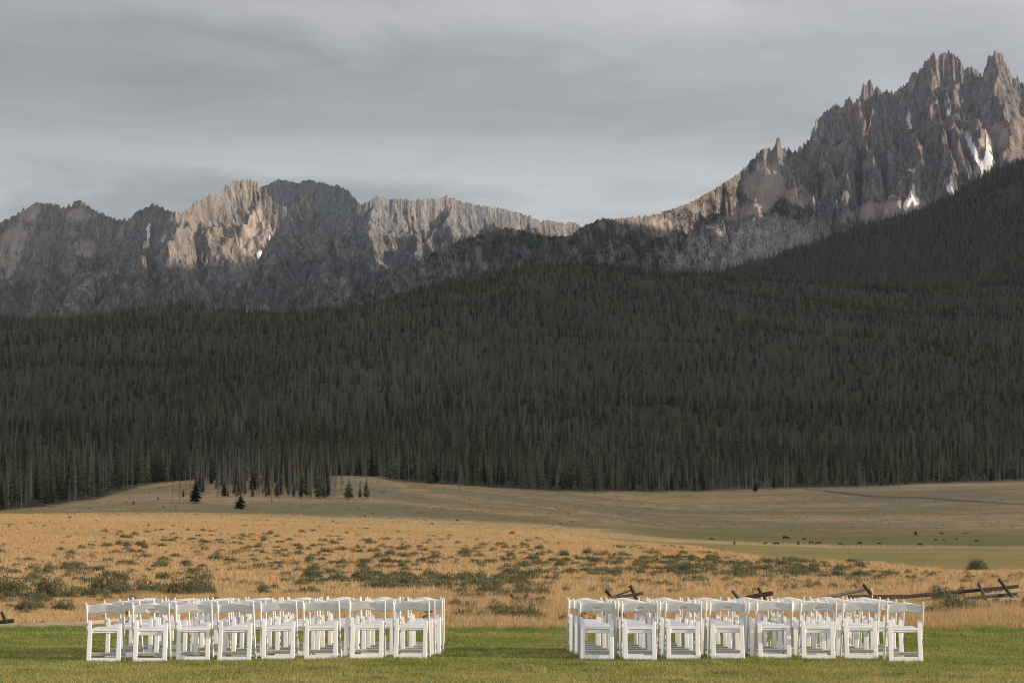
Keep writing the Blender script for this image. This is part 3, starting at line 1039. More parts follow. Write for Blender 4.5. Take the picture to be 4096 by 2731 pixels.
snow(MT_R, [(3852, 500), (3880, 520), (3925, 610), (3945, 640), (3958, 560), (3945, 505), (3950, 498), (3968, 560), (3985, 600), (3980, 650), (3955, 665), (3940, 675), (3900, 615), (3868, 545)],
     'forked white snow gully high up below the double spire')
snow(MT_R, [(3655, 735), (3664, 735), (3668, 775), (3698, 808), (3660, 820), (3640, 850), (3622, 850), (3616, 835), (3628, 800), (3652, 785)], 'largest snow fan at the foot of the central cliff just above the dark ridge')
snow(MT_R, [(3790, 742), (3810, 732), (3834, 745), (3830, 762), (3795, 768)], 'short wide snow bank on the edge of the dark ridge')
snow(MT_R, [(3645, 425), (3652, 450), (3656, 500), (3648, 512), (3640, 480), (3636, 470)], 'thin upright snow streak on the dark wall left of the sunlit pillars')
snow(MT_R, [(3800, 430), (3815, 428), (3816, 462), (3804, 465)], 'small snow streak beside the right sunlit pillar')
snow(MT_R, [(3640, 668), (3665, 678), (3668, 692), (3650, 684)], 'small slanting snow scrap above the snow fan')
snow(MT_R, [(3432, 758), (3448, 770), (3440, 776), (3428, 768)], 'small round snow scrap on the scree left of the snow fan')
snow(MT_R, [(3365, 796), (3380, 800), (3376, 814), (3368, 814)], 'tiny snow dot lowest on the scree slope')
snow(MT_L, [(580, 885), (592, 890), (588, 960), (578, 958)], 'thin snow couloir on the dark left massif')
snow(MT_L, [(1016, 1000), (1045, 998), (1040, 1030), (1025, 1022)], 'small snow scrap under the sunlit left cliff')
snow(MT_L, [(1070, 935), (1084, 930), (1078, 962), (1068, 960)], 'short snow streak right of the sunlit left cliff')

# ================================================================== PLANTS
def tinted(me, tint):
    col_attr(me, 'tint', tint)


def conifer_mesh(name, seed, H=17.0, R=1.7, tiers=17, k=7, base=0.10, quads=True):
    """crown of drooping branch sprays round the trunk"""
    r = np.random.default_rng(seed)
    V, Fc, T = [], [], []
    for i in range(tiers):
        t = i / (tiers - 1)
        zt = H * (base + (0.97 - base) * t)
        rad = R * ((1 - t) ** 0.75 * 0.95 + 0.05) * (0.55 + 0.45 * min(1, t / 0.15 + 0.3))
        n = max(3, int(round(k * (1 - 0.55 * t))))
        a0 = r.uniform(0, 6.28)
        for j in range(n):
            if r.uniform() < 0.13:
                continue
            a = a0 + 6.283 * j / n + r.uniform(-0.35, 0.35)
            L = rad * r.uniform(0.55, 1.25)
            dr = L * r.uniform(0.15, 0.65)
            wd = L * r.uniform(0.30, 0.48)
            dz = r.uniform(-0.5, 0.5) * H / tiers
            ca, sa = math.cos(a), math.sin(a)
            b = len(V)
            zb = zt + dz
            V += [(0.05 * ca, 0.05 * sa, zb + 0.28 * L), (0.62 * L * ca - wd * sa, 0.62 * L * sa + wd * ca, zb - 0.55 * dr - 0.12),
                  (L * ca, L * sa, zb - dr), (0.62 * L * ca + wd * sa, 0.62 * L * sa - wd * ca, zb - 0.55 * dr - 0.12)]
            Fc += [(b, b + 1, b + 2), (b, b + 2, b + 3)]
            g = min(1.0, max(0.0, r.uniform(0.1, 0.75) + 0.25 * (t - 0.5)))
            T += [(g, 0, 0)] * 4
    b = len(V)
    V += [(0, 0, H), (0.22, 0, H * 0.93), (-0.11, 0.19, H * 0.93), (-0.11, -0.19, H * 0.93)]
    Fc += [(b, b + 1, b + 2), (b, b + 2, b + 3), (b, b + 3, b + 1)]
    T += [(0.7, 0, 0)] * 4
    return V, Fc, T


def trunk_arr(H, r0, n=5, bend=0.0, seed=0):
    r = np.random.default_rng(seed)
    V, Fc = [], []
    rings = 4
    for i in range(rings):
        t = i / (rings - 1)
        rad = r0 * (1 - 0.86 * t)
        ox, oy = bend * t * t + r.uniform(-.04, .04), r.uniform(-.04, .04)
        for j in range(n):
            V.append((ox + rad * math.cos(6.283 * j / n), oy + rad * math.sin(6.283 * j / n), H * t - (0.4 if i == 0 else 0)))
    for i in range(rings - 1):
        for j in range(n):
            a, b = i * n + j, i * n + (j + 1) % n
            Fc += [(a, b, b + n), (a, b + n, a + n)]
    return V, Fc


def twigs_arr(seed, H, R, count, lo=0.25, up=0.0):
    r = np.random.default_rng(seed)
    V, Fc, T = [], [], []
    for i in range(count):
        t = lo + (0.98 - lo) * (i + r.uniform()) / count
        a = r.uniform(0, 6.283)
        L = R * (1.05 - t) ** 0.6 * r.uniform(0.5, 1.2)
        ca, sa = math.cos(a), math.sin(a)
        w = 0.035 + 0.045 * r.uniform()
        dz = L * r.uniform(-0.35, 0.25 + up)
        b = len(V)
        z = H * t
        V += [(0, 0, z - w), (0, 0, z + w), (L * ca, L * sa, z + dz)]
        Fc.append((b, b + 1, b + 2))
        # side twig hanging
        V += [(0.55 * L * ca, 0.55 * L * sa, z + 0.55 * dz), (0.6 * L * ca + 0.09 * sa, 0.6 * L * sa - 0.09 * ca, z + 0.6 * dz),
              (0.75 * L * ca - 0.3 * L * sa, 0.75 * L * sa + 0.3 * L * ca, z + dz - 0.25)]
        Fc.append((b + 3, b + 4, b + 5))
    return V, Fc


def shift(Fc, k):
    return [tuple(i + k for i in f) for f in Fc]


def tri_mesh(name, parts, sm=False):
    """parts: (verts, tris, material, tint list or None) -> one mesh"""
    V, Fc, T, mi, mats = [], [], [], [], []
    for (v, f, m, t) in parts:
        b = len(V)
        V += list(v)
        Fc += shift(f, b)
        T += list(t) if t is not None else [(0.5, 0.5, 0)] * len(v)
        if m not in mats:
            mats.append(m)
        mi += [mats.index(m)] * len(f)
    me = mesh_np(name, V, Fc, mats, sm)
    me.polygons.foreach_set('material_index', np.array(mi, np.int32))
    tinted(me, T)
    return me


PINE_SPECS = [(11, 17, 1.9, 17, 7), (12, 19, 1.6, 18, 7), (13, 14, 2.0, 15, 7), (14, 16, 1.5, 16, 7)]
SNAG_SPECS = [(31, 17, 1.3, 80), (32, 15, 1.6, 100), (33, 18, 1.0, 50)]


def scatter(name, pts, rot, scl, idx, variants, label, cat, kind='stuff'):
    """one object that draws its members by instancing; only for masses nobody could count"""
    me = bpy.data.meshes.new(name)
    pts = np.asarray(pts, np.float32)
    me.vertices.add(len(pts))
    me.vertices.foreach_set('co', pts.ravel())
    a = me.attributes.new('rot', 'FLOAT_VECTOR', 'POINT')
    a.data.foreach_set('vector', np.asarray(rot, np.float32).ravel())
    a = me.attributes.new('scl', 'FLOAT_VECTOR', 'POINT')
    a.data.foreach_set('vector', np.asarray(scl, np.float32).ravel())
    a = me.attributes.new('idx', 'INT', 'POINT')
    a.data.foreach_set('value', np.asarray(idx, np.int32))
    o = ob(name, me)
    c = bpy.data.collections.new(name + '_kinds')
    for i, vm in enumerate(variants):
        c.objects.link(bpy.data.objects.new('%s_kind_%02d' % (name, i), vm))
    g = bpy.data.node_groups.new(name + '_scatter', 'GeometryNodeTree')
    g.interface.new_socket('Geometry', in_out='INPUT', socket_type='NodeSocketGeometry')
    g.interface.new_socket('Geometry', in_out='OUTPUT', socket_type='NodeSocketGeometry')
    n = g.nodes
    gi, go = n.new('NodeGroupInput'), n.new('NodeGroupOutput')
    ci = n.new('GeometryNodeCollectionInfo')
    ci.inputs['Collection'].default_value = c
    ci.inputs['Separate Children'].default_value = True
    ci.inputs['Reset Children'].default_value = True
    ip = n.new('GeometryNodeInstanceOnPoints')
    ip.inputs['Pick Instance'].default_value = True

    def attr(nm, dt):
        x = n.new('GeometryNodeInputNamedAttribute')
        x.data_type = dt
        x.inputs['Name'].default_value = nm
        return x.outputs['Attribute']
    er = n.new('FunctionNodeEulerToRotation')
    g.links.new(attr('rot', 'FLOAT_VECTOR'), er.inputs[0])
    g.links.new(gi.outputs[0], ip.inputs['Points'])
    g.links.new(ci.outputs[0], ip.inputs['Instance'])
    g.links.new(attr('idx', 'INT'), ip.inputs['Instance Index'])
    g.links.new(er.outputs[0], ip.inputs['Rotation'])
    g.links.new(attr('scl', 'FLOAT_VECTOR'), ip.inputs['Scale'])
    g.links.new(ip.outputs[0], go.inputs[0])
    md = o.modifiers.new('scatter', 'NODES')
    md.node_group = g
    tag(o, label, cat, kind=kind)
    return o


def zrot(n, tilt=0.0):
    return np.stack([RNG.normal(0, tilt, n) if tilt else np.zeros(n), RNG.normal(0, tilt, n) if tilt else np.zeros(n), RNG.uniform(0, 6.283, n)], -1)


def pine_mesh(name, spec, scale_tint=0):
    s, H, R, ti, k = spec
    V, Fc, T = conifer_mesh(name, s, H, R, ti, k)
    tv, tf = trunk_arr(H * 0.9, 0.17)
    return tri_mesh(name, [(V, Fc, M['needles'], T), (tv, tf, M['bark'], None)])


def snag_mesh(name, spec):
    s, H, R, c = spec
    tv, tf = trunk_arr(H, 0.15, seed=s)
    wv, wf = twigs_arr(s, H, R, c)
    return tri_mesh(name, [(tv, tf, M['dead_wood'], None), (wv, wf, M['dead_twigs'], None)])


PINES = [pine_mesh('pine_kind', s) for s in PINE_SPECS]
SNAGS = [snag_mesh('snag_kind', s) for s in SNAG_SPECS]
KINDS = PINES + SNAGS
NP_, NS_ = len(PINES), len(SNAGS)


# ------------------------------------------------------------------ the wooded hill
def forest_points():
    out = []
    d = 1150.0
    while d < 6200:
        c = 7.0 + d * 0.0018
        half = 0.205 * d
        n = int(2 * half / c)
        x = np.linspace(-half, half, n) + RNG.uniform(-0.5, 0.5, n) * c
        y = d + RNG.uniform(-0.5, 0.5, n) * c
        out.append(np.stack([x, y], -1))
        d += c
    p = np.concatenate(out)
    u = p[:, 0] / p[:, 1]
    ed = edge_d(u) * (1 + 0.012 * fbm(p[:, 0] / 40, p[:, 1] / 40, 61, 3))
    inside = p[:, 1] > ed
    # thin the edge, open glades on the right
    dens = 0.9 + 0.1 * smooth(0, 90, p[:, 1] - ed)
    dens = dens * np.where(fbm(p[:, 0] / 60, p[:, 1] / 60, 63, 3) > -0.55, 1, 0.35)
    inside &= RNG.uniform(0, 1, len(p)) < dens
    p = p[inside]
    z = z_at(p[:, 0], p[:, 1])
    # how many have died varies over the slope
    dn = fbm(p[:, 0] / 260 + 3, p[:, 1] / 420, 71, 3)
    pdead = np.clip(0.22 + 0.65 * dn, 0.03, 0.65)
    pdead = pdead * np.interp(p[:, 1], [1200, 2200, 4200, 5500], [1.0, 1.1, 0.9, 0.35])
    dead = RNG.uniform(0, 1, len(p)) < pdead
    sc = RNG.uniform(0.55, 1.25, len(p)) * np.where(dead, 0.98, 1.0)
    sc = sc * (1 + 0.15 * fbm(p[:, 0] / 130, p[:, 1] / 130, 73, 2))
    kind = np.where(dead, NP_ + RNG.integers(0, NS_, len(p)), RNG.integers(0, NP_, len(p)))
    return np.stack([p[:, 0], p[:, 1], z], -1), sc, kind


FP, FS, FK = forest_points()
uu = FP[:, 0] / FP[:, 1]
inview = np.abs(uu) < 0.176
front = FP[:, 1] - edge_d(uu)
# individuals: the front ranks, largest in the picture first
score = np.where(inview & (front < 75), FS / FP[:, 1] * np.where(front < 30, 1.6, 1.0), 0)
N_FRONT = 230
order = np.argsort(-score)[:N_FRONT]
is_ind = np.zeros(len(FP), bool)
is_ind[order] = True
rest = ~is_ind
FW = RNG.uniform(1.1, 1.8, len(FP))
scatter('forest', FP[rest], zrot(rest.sum(), 0.02), np.stack([FS[rest] * FW[rest], FS[rest] * FW[rest], FS[rest]], -1), FK[rest], KINDS,
        'dense dark conifer forest with grey dead trees covering the long hill', 'forest')

# --- individual trees with trunk and crown
PINE_PARTS = []
for spec in PINE_SPECS:
    s, H, R, ti, k = spec
    V, Fc, T = conifer_mesh('crown', s + 50, H, R * 1.12, ti + 6, k + 2)
    tv, tf = trunk_arr(H * 0.92, 0.17, 6, seed=s)
    PINE_PARTS.append((tri_mesh('trunk', [(tv, tf, M['bark'], None)], True), tri_mesh('crown', [(V, Fc, M['needles'], T)])))
SNAG_PARTS = []
for spec in SNAG_SPECS:
    s, H, R, c = spec
    tv, tf = trunk_arr(H, 0.19, 6, bend=0.3, seed=s)
    wv, wf = twigs_arr(s + 9, H, R, int(c * 1.3))
    SNAG_PARTS.append((tri_mesh('trunk', [(tv, tf, M['dead_wood'], None)], True), tri_mesh('branch', [(wv, wf, M['dead_twigs'], None)])))


def tree(kind, loc, rz, sc, lean=(0, 0), label=None, group=None):
    dead = kind >= NP_
    root = bpy.data.objects.new('dead_tree' if dead else 'pine_tree', None)
    root.empty_display_size = 1.0
    COL.objects.link(root)
    root.location = loc
    root.rotation_euler = (lean[0], lean[1], rz)
    root.scale = sc if hasattr(sc, '__len__') else (sc, sc, sc)
    a, b = (SNAG_PARTS[kind - NP_] if dead else PINE_PARTS[kind])
    ob('trunk', a, root)
    tag(ob('twigs' if dead else 'crown', b, root), kind='stuff')
    tag(root, label, 'dead tree' if dead else 'pine tree', group)
    return root


CHAIR_X = [418, 602, 774, 942, 1115, 1287, 1467, 1644, 2389, 2558, 2731, 2910, 3095, 3270, 3441, 3618]
NTH = ['first', 'second', 'third', 'fourth', 'fifth', 'sixth', 'seventh', 'last']


def landmark(X):
    """what stands straight below in the photograph"""
    if X < 325:
        return 'at the left end, left of all chairs' if X > 160 else 'at the far left, left of all chairs'
    if X > 3705:
        return 'right of all chairs' if X < 3900 else 'at the far right, right of all chairs'
    if 1735 < X < 2300:
        return 'above the left half of the aisle' if X < 1925 else 'above the middle of the aisle' if X < 2110 else 'above the right half of the aisle'
    k = min(range(16), key=lambda i: abs(CHAIR_X[i] - X))
    return 'above the %s chair %s of the aisle' % (NTH[k % 8], 'left' if k < 8 else 'right')


for i in order:
    X = uu[i] * F + CX
    dead = FK[i] >= NP_
    size = 'tall' if FS[i] > 1.0 else 'short' if FS[i] < 0.78 else 'mid-sized'
    lab = '%s %s in the wood edge %s' % (size, 'grey dead trunk' if dead else 'dark pine', landmark(X))
    tree(int(FK[i]), FP[i], RNG.uniform(0, 6.28), float(FS[i]) * 1.02, (RNG.normal(0, .02), RNG.normal(0, .02)), lab, 'dead trunks in the wood edge' if dead else 'pines in the wood edge')

# --- the open stand of dead trunks on the knoll and lone trees, each where the photograph shows it: X, base Y, height px, kind, lean
STAND = [(690, 2000, 105, 's2', 0, 'pale slim dead trunk, first of the stand at the left end of the knoll'),
         (719, 2002, 125, 's0', 0, 'pale dead trunk, taller of two at the left end of the knoll'),
         (741, 1962, 92, 's2', 0, 'short grey dead trunk on the knoll crest left of the bushy pine'),
         (762, 1955, 130, 's0', .02, 'grey dead trunk on the knoll crest beside the bushy pine'),
         (867, 1985, 115, 's1', -.10, 'leaning grey dead trunk right of the bushy pine'),
         (915, 1988, 190, 's1', .01, 'tallest pale dead trunk in the middle of the knoll'),
         (942, 2010, 120, 's0', .06, 'dead trunk leaning over the small round pine'),
         (957, 1965, 180, 's1', 0, 'twiggy grey dead tree behind the small round pine'),
         (993, 1965, 150, 's2', 0, 'slim dead trunk catching light above the small round pine'),
         (1026, 1980, 110, 's2', -.03, 'slim dead trunk right of the fallen leaning pole'),
         (1050, 1984, 120, 's0', -.12, 'dead trunk leaning left in the middle of the stand'),
         (1087, 2012, 150, 's1', 0, 'tall dead trunk with its foot lowest on the knoll slope'),
         (1117, 2003, 130, 's0', .03, 'pale footed dead trunk on the lower knoll slope'),
         (1131, 1980, 140, 's1', .02, 'twiggy dead trunk right of the pale footed one'),
         (1159, 1980, 150, 's0', -.02, 'pair of straight dead trunks, the left one, right of the stand middle'),
         (1166, 1975, 140, 's2', .01, 'pair of straight dead trunks, the right one, right of the stand middle'),
         (1233, 2000, 120, 's1', -.03, 'thick pale broken dead trunk near the right end of the stand'),
         (1243, 1990, 100, 's1', .05, 'short twiggy dead trunk against the thick broken one'),
         (1268, 1965, 110, 's0', 0, 'grey dead trunk between the broken trunk and the right end'),
         (1300, 1995, 115, 's2', 0, 'thin dark dead trunk near the right end of the stand'),
         (1325, 1998, 125, 's1', -.02, 'twiggy pale dead trunk left of the three small pines'),
         (1366, 1965, 120, 's1', .01, 'last tall dead trunk before the three small pines'),
         (783, 2012, 105, 'p2', 0, 'broad bushy dark pine at the left of the dead stand', 2.3),
         (733, 1990, 45, 'p0', 0, 'small dark pine between two pale trunks on the knoll', 1.5),
         (1395, 1995, 85, 'p2', 0, 'left one of three small pines at the right end of the stand', 2.2),
         (1440, 1995, 75, 'p3', 0, 'slim middle one of three small pines at the right end of the stand', 1.3),
         (1465, 1992, 88, 'p0', 0, 'right one of three small pines at the right end of the stand', 1.9),
         (962, 2038, 72, 'p2', 0, 'small round dark pine standing alone in front of the knoll', 3.0),
         (632, 2000, 20, 'p0', 0, 'tiny seedling pine on the bare left shoulder of the knoll', 2.0),
         (534, 2018, 22, 'p2', 0, 'small seedling pine below the left shoulder of the knoll', 2.0),
         (1838, 1966, 68, 's1', 0, 'forked pale dead tree alone in front of the wood edge', 1.6),
         (1725, 1938, 50, 'p2', 0, 'low dark pine at the wood edge left of the forked dead tree', 2.2),
         (2130, 1950, 110, 's0', -.05, 'leaning grey trunk in the wood edge right of the forked dead tree'),
         (2402, 1972, 60, 's1', 0, 'short twiggy dead tree at the grass edge above the right chairs'),
         (2452, 1962, 150, 's0', -.03, 'left one of four tall pale trunks at the grass edge'),
         (2470, 1962, 120, 's2', .01, 'second of four tall pale trunks at the grass edge'),
         (2478, 1964, 135, 's0', -.02, 'third of four tall pale trunks at the grass edge'),
         (2600, 1962, 140, 's0', .0, 'tall pale trunk by itself right of the four pale trunks'),
         (2638, 1955, 120, 's2', .0, 'thin pale trunk next to the lone tall one'),
         (2688, 1948, 100, 's0', -.05, 'pale trunk leaning left above the pasture edge'),
         (2784, 1945, 100, 's2', 0, 'bare slim trunk by the opening above the pasture'),
         (2855, 1940, 80, 's2', 0, 'short slim trunk by the opening above the pasture'),
         (2973, 1962, 75, 's2', 0, 'short bright white stub at the grass edge above the pasture'),
         (3063, 1955, 80, 's2', 0, 'thin white trunk left of a taller white trunk'),
         (3077, 1967, 95, 's2', 0, 'thin white trunk standing forward on the grass'),
         (3138, 1955, 130, 's0', 0, 'slim pale trunk left of the far fence end'),
         (3152, 1956, 130, 's2', .01, 'slim grey trunk at the far fence end'),
         (3384, 1944, 120, 's0', -.02, 'brightest thick pale trunk above the rail fence'),
         (3596, 1945, 130, 's2', .0, 'thin grey trunk above the middle of the rail fence'),
         (4000, 1930, 130, 's0', .0, 'pale trunk above the right end of the rail fence'),
         (2668, 1962, 30, 'p2', 0, 'low bushy pine seedling left of the pasture opening', 2.6),
         (2775, 1965, 36, 'p2', 0, 'low bushy pine in the middle of the pasture opening', 2.2),
         (2803, 1965, 28, 'p0', 0, 'smallest pine seedling in the pasture opening', 2.0),
         (3022, 1966, 46, 'p2', 0, 'dark bushy pine beside the bright white stub', 2.4)]
SPEC_H = {'p0': 17, 'p1': 19, 'p2': 14, 'p3': 16, 's0': 17, 's1': 15, 's2': 18}
for row in STAND:
    X, Y, hp, kd, lean, lab = row[:6]
    fat = row[6] if len(row) > 6 else 1.0
    p = hit(X, Y, 700)
    sc = hp / F * p.y / SPEC_H[kd]
    kind = int(kd[1]) + (NP_ if kd[0] == 's' else 0)
    w = sc * fat * (1.25 if kd[0] == 's' else 1.0)
    w = max(w, 0.75 if kd[0] == 's' else 0.0)
    tree(kind, p, RNG.uniform(0, 6.28), (w, w, sc), (0, lean), lab)
# more dark pines and grey trunks filling the stand on the knoll
for q in range(215):
    X, Y = RNG.uniform(780, 1350), RNG.uniform(1915, 1994)
    p = hit(X, Y, 700)
    dead = RNG.uniform() < 0.5
    hp = RNG.uniform(70, 150) if dead else RNG.uniform(35, 135)
    kd = ('s%d' if dead else 'p%d') % int(RNG.integers(0, 3))
    sc = hp / F * p.y / SPEC_H[kd]
    part = 'left' if X < 970 else 'middle' if X < 1160 else 'right'
    w = max(sc, 0.8) if dead else sc * RNG.uniform(1.2, 1.9)
    tree(int(kd[1]) + (NP_ if dead else 0), p, RNG.uniform(0, 6.28), (w, w, sc), (0, RNG.normal(0, .03)),
         ('%s twiggy grey trunk %s in the %s part of the knoll stand' if dead else '%s dark pine %s in the %s part of the dead knoll stand') % ('tall' if hp > 100 else 'mid-sized' if hp > 70 else 'low', 'near the crest' if Y < 1945 else 'half way down' if Y < 1972 else 'low on the slope', part),
         'grey trunks mixed into the knoll stand' if dead else 'pines mixed into the knoll stand')
# bare pole in the stand
mb = MB()
pa, pb = PT(963, 1940, 1240), PT(1005, 1992, 1240)
pa.z = float(z_at(pa.x, pa.y)) + 6.0
pb.z = float(z_at(pb.x, pb.y)) + 0.1
mb.tube([pa, (pa + pb) / 2, pb], [0.1, 0.16, 0.2], 6)
tag(ob('leaning_pole', mb.mesh('leaning_pole', M['dead_wood'])), 'bare pole leaning steeply to the ground in the middle of the knoll stand', 'dead pole')


# --- woods on the ridge and scattered trees on the rock
def ridge_forest():
    c = 8.5
    xs = np.arange(300, 1500, c)
    ys = np.arange(5700, 7150, c * 1.4)
    yy, xx = np.meshgrid(ys, xs, indexing='ij')
    x = (xx + RNG.uniform(-.5, .5, xx.shape) * c).ravel()
    y = (yy + RNG.uniform(-.5, .5, xx.shape) * c * 1.4).ravel()
    z = ridge_at(x, y)
    u = x / y
    X = u * F + CX
    g = z_at(x, np.minimum(y, 6599))
    ok = (u < 0.182) & (z > g - 5) & (fbm(x / 120, y / 120, 81, 3) > -0.42)
    # bare rock gaps
    Yp = YH - (z - CH) / y * F
    bare = np.maximum(ellipse(X, Yp, 4060, 780, 60, 40, 0.3), ellipse(X, Yp, 3960, 1050, 30, 60))
    ok &= RNG.uniform(0, 1, len(x)) > bare * 0.9
    return np.stack([x, y, z], -1)[ok]


rp = ridge_forest()
n = len(rp)
k = np.where(RNG.uniform(0, 1, n) < 0.10, NP_ + RNG.integers(0, NS_, n), RNG.integers(0, NP_, n))
s = RNG.uniform(0.7, 1.25, n)
scatter('ridge_forest', rp, zrot(n), np.stack([s * 1.25, s * 1.25, s], -1), k, KINDS, 'dark conifer wood covering the ridge below the granite spires', 'forest')


def rock_trees(mt, prob, cnt):
    Xp, Yp, sl, T = mt['Xp'], mt['Yp'], mt['sl'], mt['T']
    pr = prob(Xp, Yp, sl) * (T >= -40)
    vis = (Xp > -40) & (Xp < 4140) & (Yp < 1215)
    pr = np.clip(pr, 0, 1) * np.clip(np.gradient(Yp, axis=0), 0, 60) * np.abs(np.gradient(Xp, axis=1)) * vis
    flat = np.clip(pr, 0, None).ravel()
    i = RNG.choice(flat.size, size=cnt, p=flat / flat.sum())
    x = mt['x'].ravel()[i] + RNG.uniform(-3, 3, cnt)
    return np.stack([x, mt['y'].ravel()[i], mt['z'].ravel()[i] - 1.0], -1)


def pr_right(X, Y, s):
    crest = smooth(2950, 2300, X) * 0.9 + smooth(1500, 1900, X) * smooth(3000, 2400, X)
    p = 0.06 + 0.9 * ellipse(X, Y, 2200, 990, 620, 110) + 0.9 * ellipse(X, Y, 3110, 815, 180, 42, 0.25) + 0.6 * ellipse(X, Y, 2860, 820, 140, 60, -0.6)
    p = p + 0.7 * smooth(1700, 1400, X) + 0.5 * ellipse(X, Y, 2750, 870, 160, 60) + 0.25 * smooth(1010, 1100, Y)
    p = p * (1 - smooth(3250, 3420, X) * 0.93)
    n = fbm(X / 45, Y / 45, 91, 3)
    p = p * smooth(-0.15, 0.25, n + 0.1)
    return p * (1 - np.clip(scree_right(X, Y, s), 0, 1) * 0.97)


def pr_left(X, Y, s):
    p = 0.03 + 0.5 * smooth(900, 1120, Y) * smooth(0, 0.3, fbm(X / 60, Y / 60, 95, 3) + 0.05)
    p = p + 0.5 * ellipse(X, Y, 560, 1000, 260, 160) * smooth(0, 0.3, fbm(X / 60, Y / 60, 96, 3))
    return p * (1 - np.clip(scree_left(X, Y, s), 0, 1)) * (1 - 0.8 * ellipse(X, Y, 850, 950, 190, 260))


ra, rb = rock_trees(MT_R, pr_right, 9000), np.concatenate([rock_trees(MT_L, pr_left, 3500), rock_trees(MT_P, pr_left, 1500)])
rt = np.concatenate([ra, rb])
n = len(rt)
s = RNG.uniform(0.45, 1.0, n)
s[len(ra):] *= 0.8
scatter('mountain_trees', rt, zrot(n), np.stack([s * 1.35, s * 1.35, s], -1), RNG.integers(0, NP_, n), PINES, 'scattered dark conifers clinging to the mountain ledges and shoulders', 'forest')


# ------------------------------------------------------------------ grass
def blades(seed, n, size, h0, h1, w, lean, green_frac=0.0, bend=True):
    r = np.random.default_rng(seed)
    p = r.uniform(-size / 2, size / 2, (n, 2))
    h = r.uniform(h0, h1, n)
    a = r.uniform(0, 6.283, n)
    la = r.uniform(0, 6.283, n)
    l = np.abs(r.normal(0, lean, n)) * h
    wv = w * r.uniform(0.6, 1.3, n)
    ca, sa = np.cos(a) * wv / 2, np.sin(a) * wv / 2
    cl, sl_ = np.cos(la) * l, np.sin(la) * l
    b0 = np.stack([p[:, 0] - ca, p[:, 1] - sa, np.full(n, -0.02)], -1)
    b1 = np.stack([p[:, 0] + ca, p[:, 1] + sa, np.full(n, -0.02)], -1)
    m0 = np.stack([p[:, 0] - ca * .75 + cl * .35, p[:, 1] - sa * .75 + sl_ * .35, h * 0.6], -1)
    m1 = np.stack([p[:, 0] + ca * .75 + cl * .35, p[:, 1] + sa * .75 + sl_ * .35, h * 0.6], -1)
    tp = np.stack([p[:, 0] + cl, p[:, 1] + sl_, h * np.sqrt(np.clip(1 - (l / h) ** 2 * 0.5, 0.3, 1))], -1)
    V = np.stack([b0, b1, m0, m1, tp], 1).reshape(-1, 3)
    i = np.arange(n)[:, None] * 5
    Fc = np.concatenate([i + np.array([[0, 1, 3]]), i + np.array([[0, 3, 2]]), i + np.array([[2, 3, 4]])])
    t = np.stack([r.uniform(0, 1, n), r.uniform(0, 1, n), (r.uniform(0, 1, n) < green_frac).astype(float)], -1)
    return V, Fc, np.repeat(t, 5, 0)


def blade_mesh(name, mat, *a, **k):
    V, Fc, T = blades(*a, **k)
    me = mesh_np(name, V, Fc, mat, False)
    tinted(me, T)
    return me


def fan_grid(d0, d1, half, step, step_d=None):
    pts = []
    d = d0
    while d < d1:
        st = step(d) if callable(step) else step
        n = max(2, int(2 * half * d / st))
        x = np.linspace(-half * d, half * d, n) + RNG.uniform(-.5, .5, n) * st
        y = d + RNG.uniform(-.5, .5, n) * st
        pts.append(np.stack([x, y], -1))
        d += st
    return np.concatenate(pts)


def on_ground(p):
    return np.stack([p[:, 0], p[:, 1], z_at(p[:, 0], p[:, 1])], -1)


LB = [blade_mesh('lawn_blades', M['lawn_blade'], 300 + i, 520, 0.52, 0.025, 0.062, 0.0052, 0.45) for i in range(5)]
LB += [blade_mesh('lawn_tuft', M['lawn_blade'], 320 + i, 130, 0.26, 0.05, 0.105, 0.006, 0.5) for i in range(3)]
p = fan_grid(31.0, 57.2, 0.20, 0.37)
n = len(p)
P3 = np.stack([p[:, 0], p[:, 1], lawn_z(p[:, 0], p[:, 1])], -1)
s = RNG.uniform(0.6, 1.0, n) * (1 + 0.7 * smooth(49, 56.5, p[:, 1]))
tuft = fbm(p[:, 0] / 0.9, p[:, 1] / 0.9, 33, 2) > 0.22
tuft |= (p[:, 1] > 53.5) & (RNG.uniform(0, 1, n) < 0.45)
base_i = RNG.integers(0, 5, n)
PA = np.concatenate([P3, P3[tuft]])
SA = np.concatenate([s, s[tuft] * RNG.uniform(0.8, 1.2, tuft.sum())])
IA = np.concatenate([base_i, RNG.integers(5, 8, tuft.sum())])
scatter('lawn_grass', PA, zrot(len(PA)), np.stack([np.ones(len(PA)), np.ones(len(PA)), SA], -1), IA, LB, 'short green lawn grass with dry yellow blades', 'grass')

# tall dry grass behind the lawn, then out over the golden slope
DB = [blade_mesh('dry_blades', M['dry_blade'], 400 + i, 360, 1.3, 0.16, 0.46, 0.009, 0.28, 0.10) for i in range(4)]
DB += [blade_mesh('dry_blades_far', M['dry_blade'], 420 + i, 420, 5.0, 0.15, 0.50, 0.035, 0.30, 0.05) for i in range(4)]
DB += [blade_mesh('dry_blades_distant', M['dry_blade'], 440 + i, 300, 15.0, 0.12, 0.42, 0.14, 0.35, 0.30) for i in range(3)]
p1 = fan_grid(56.3, 125, 0.20, 0.95)
X1 = p1[:, 0] / p1[:, 1] * F + CX
p1 = p1[~((X1 < 540) & (p1[:, 1] < 58.0))]
X1 = p1[:, 0] / p1[:, 1] * F + CX
p2 = fan_grid(118, 640, 0.20, 3.7)
p3 = fan_grid(640, 2000, 0.19, 13.0)
u3 = p3[:, 0] / p3[:, 1]
X3 = u3 * F + CX
pas = (X3 > 2350) & (p3[:, 1] < 1300)
p3 = p3[(p3[:, 1] < edge_d(u3)) & ~pas]
X2 = p2[:, 0] / p2[:, 1] * F + CX
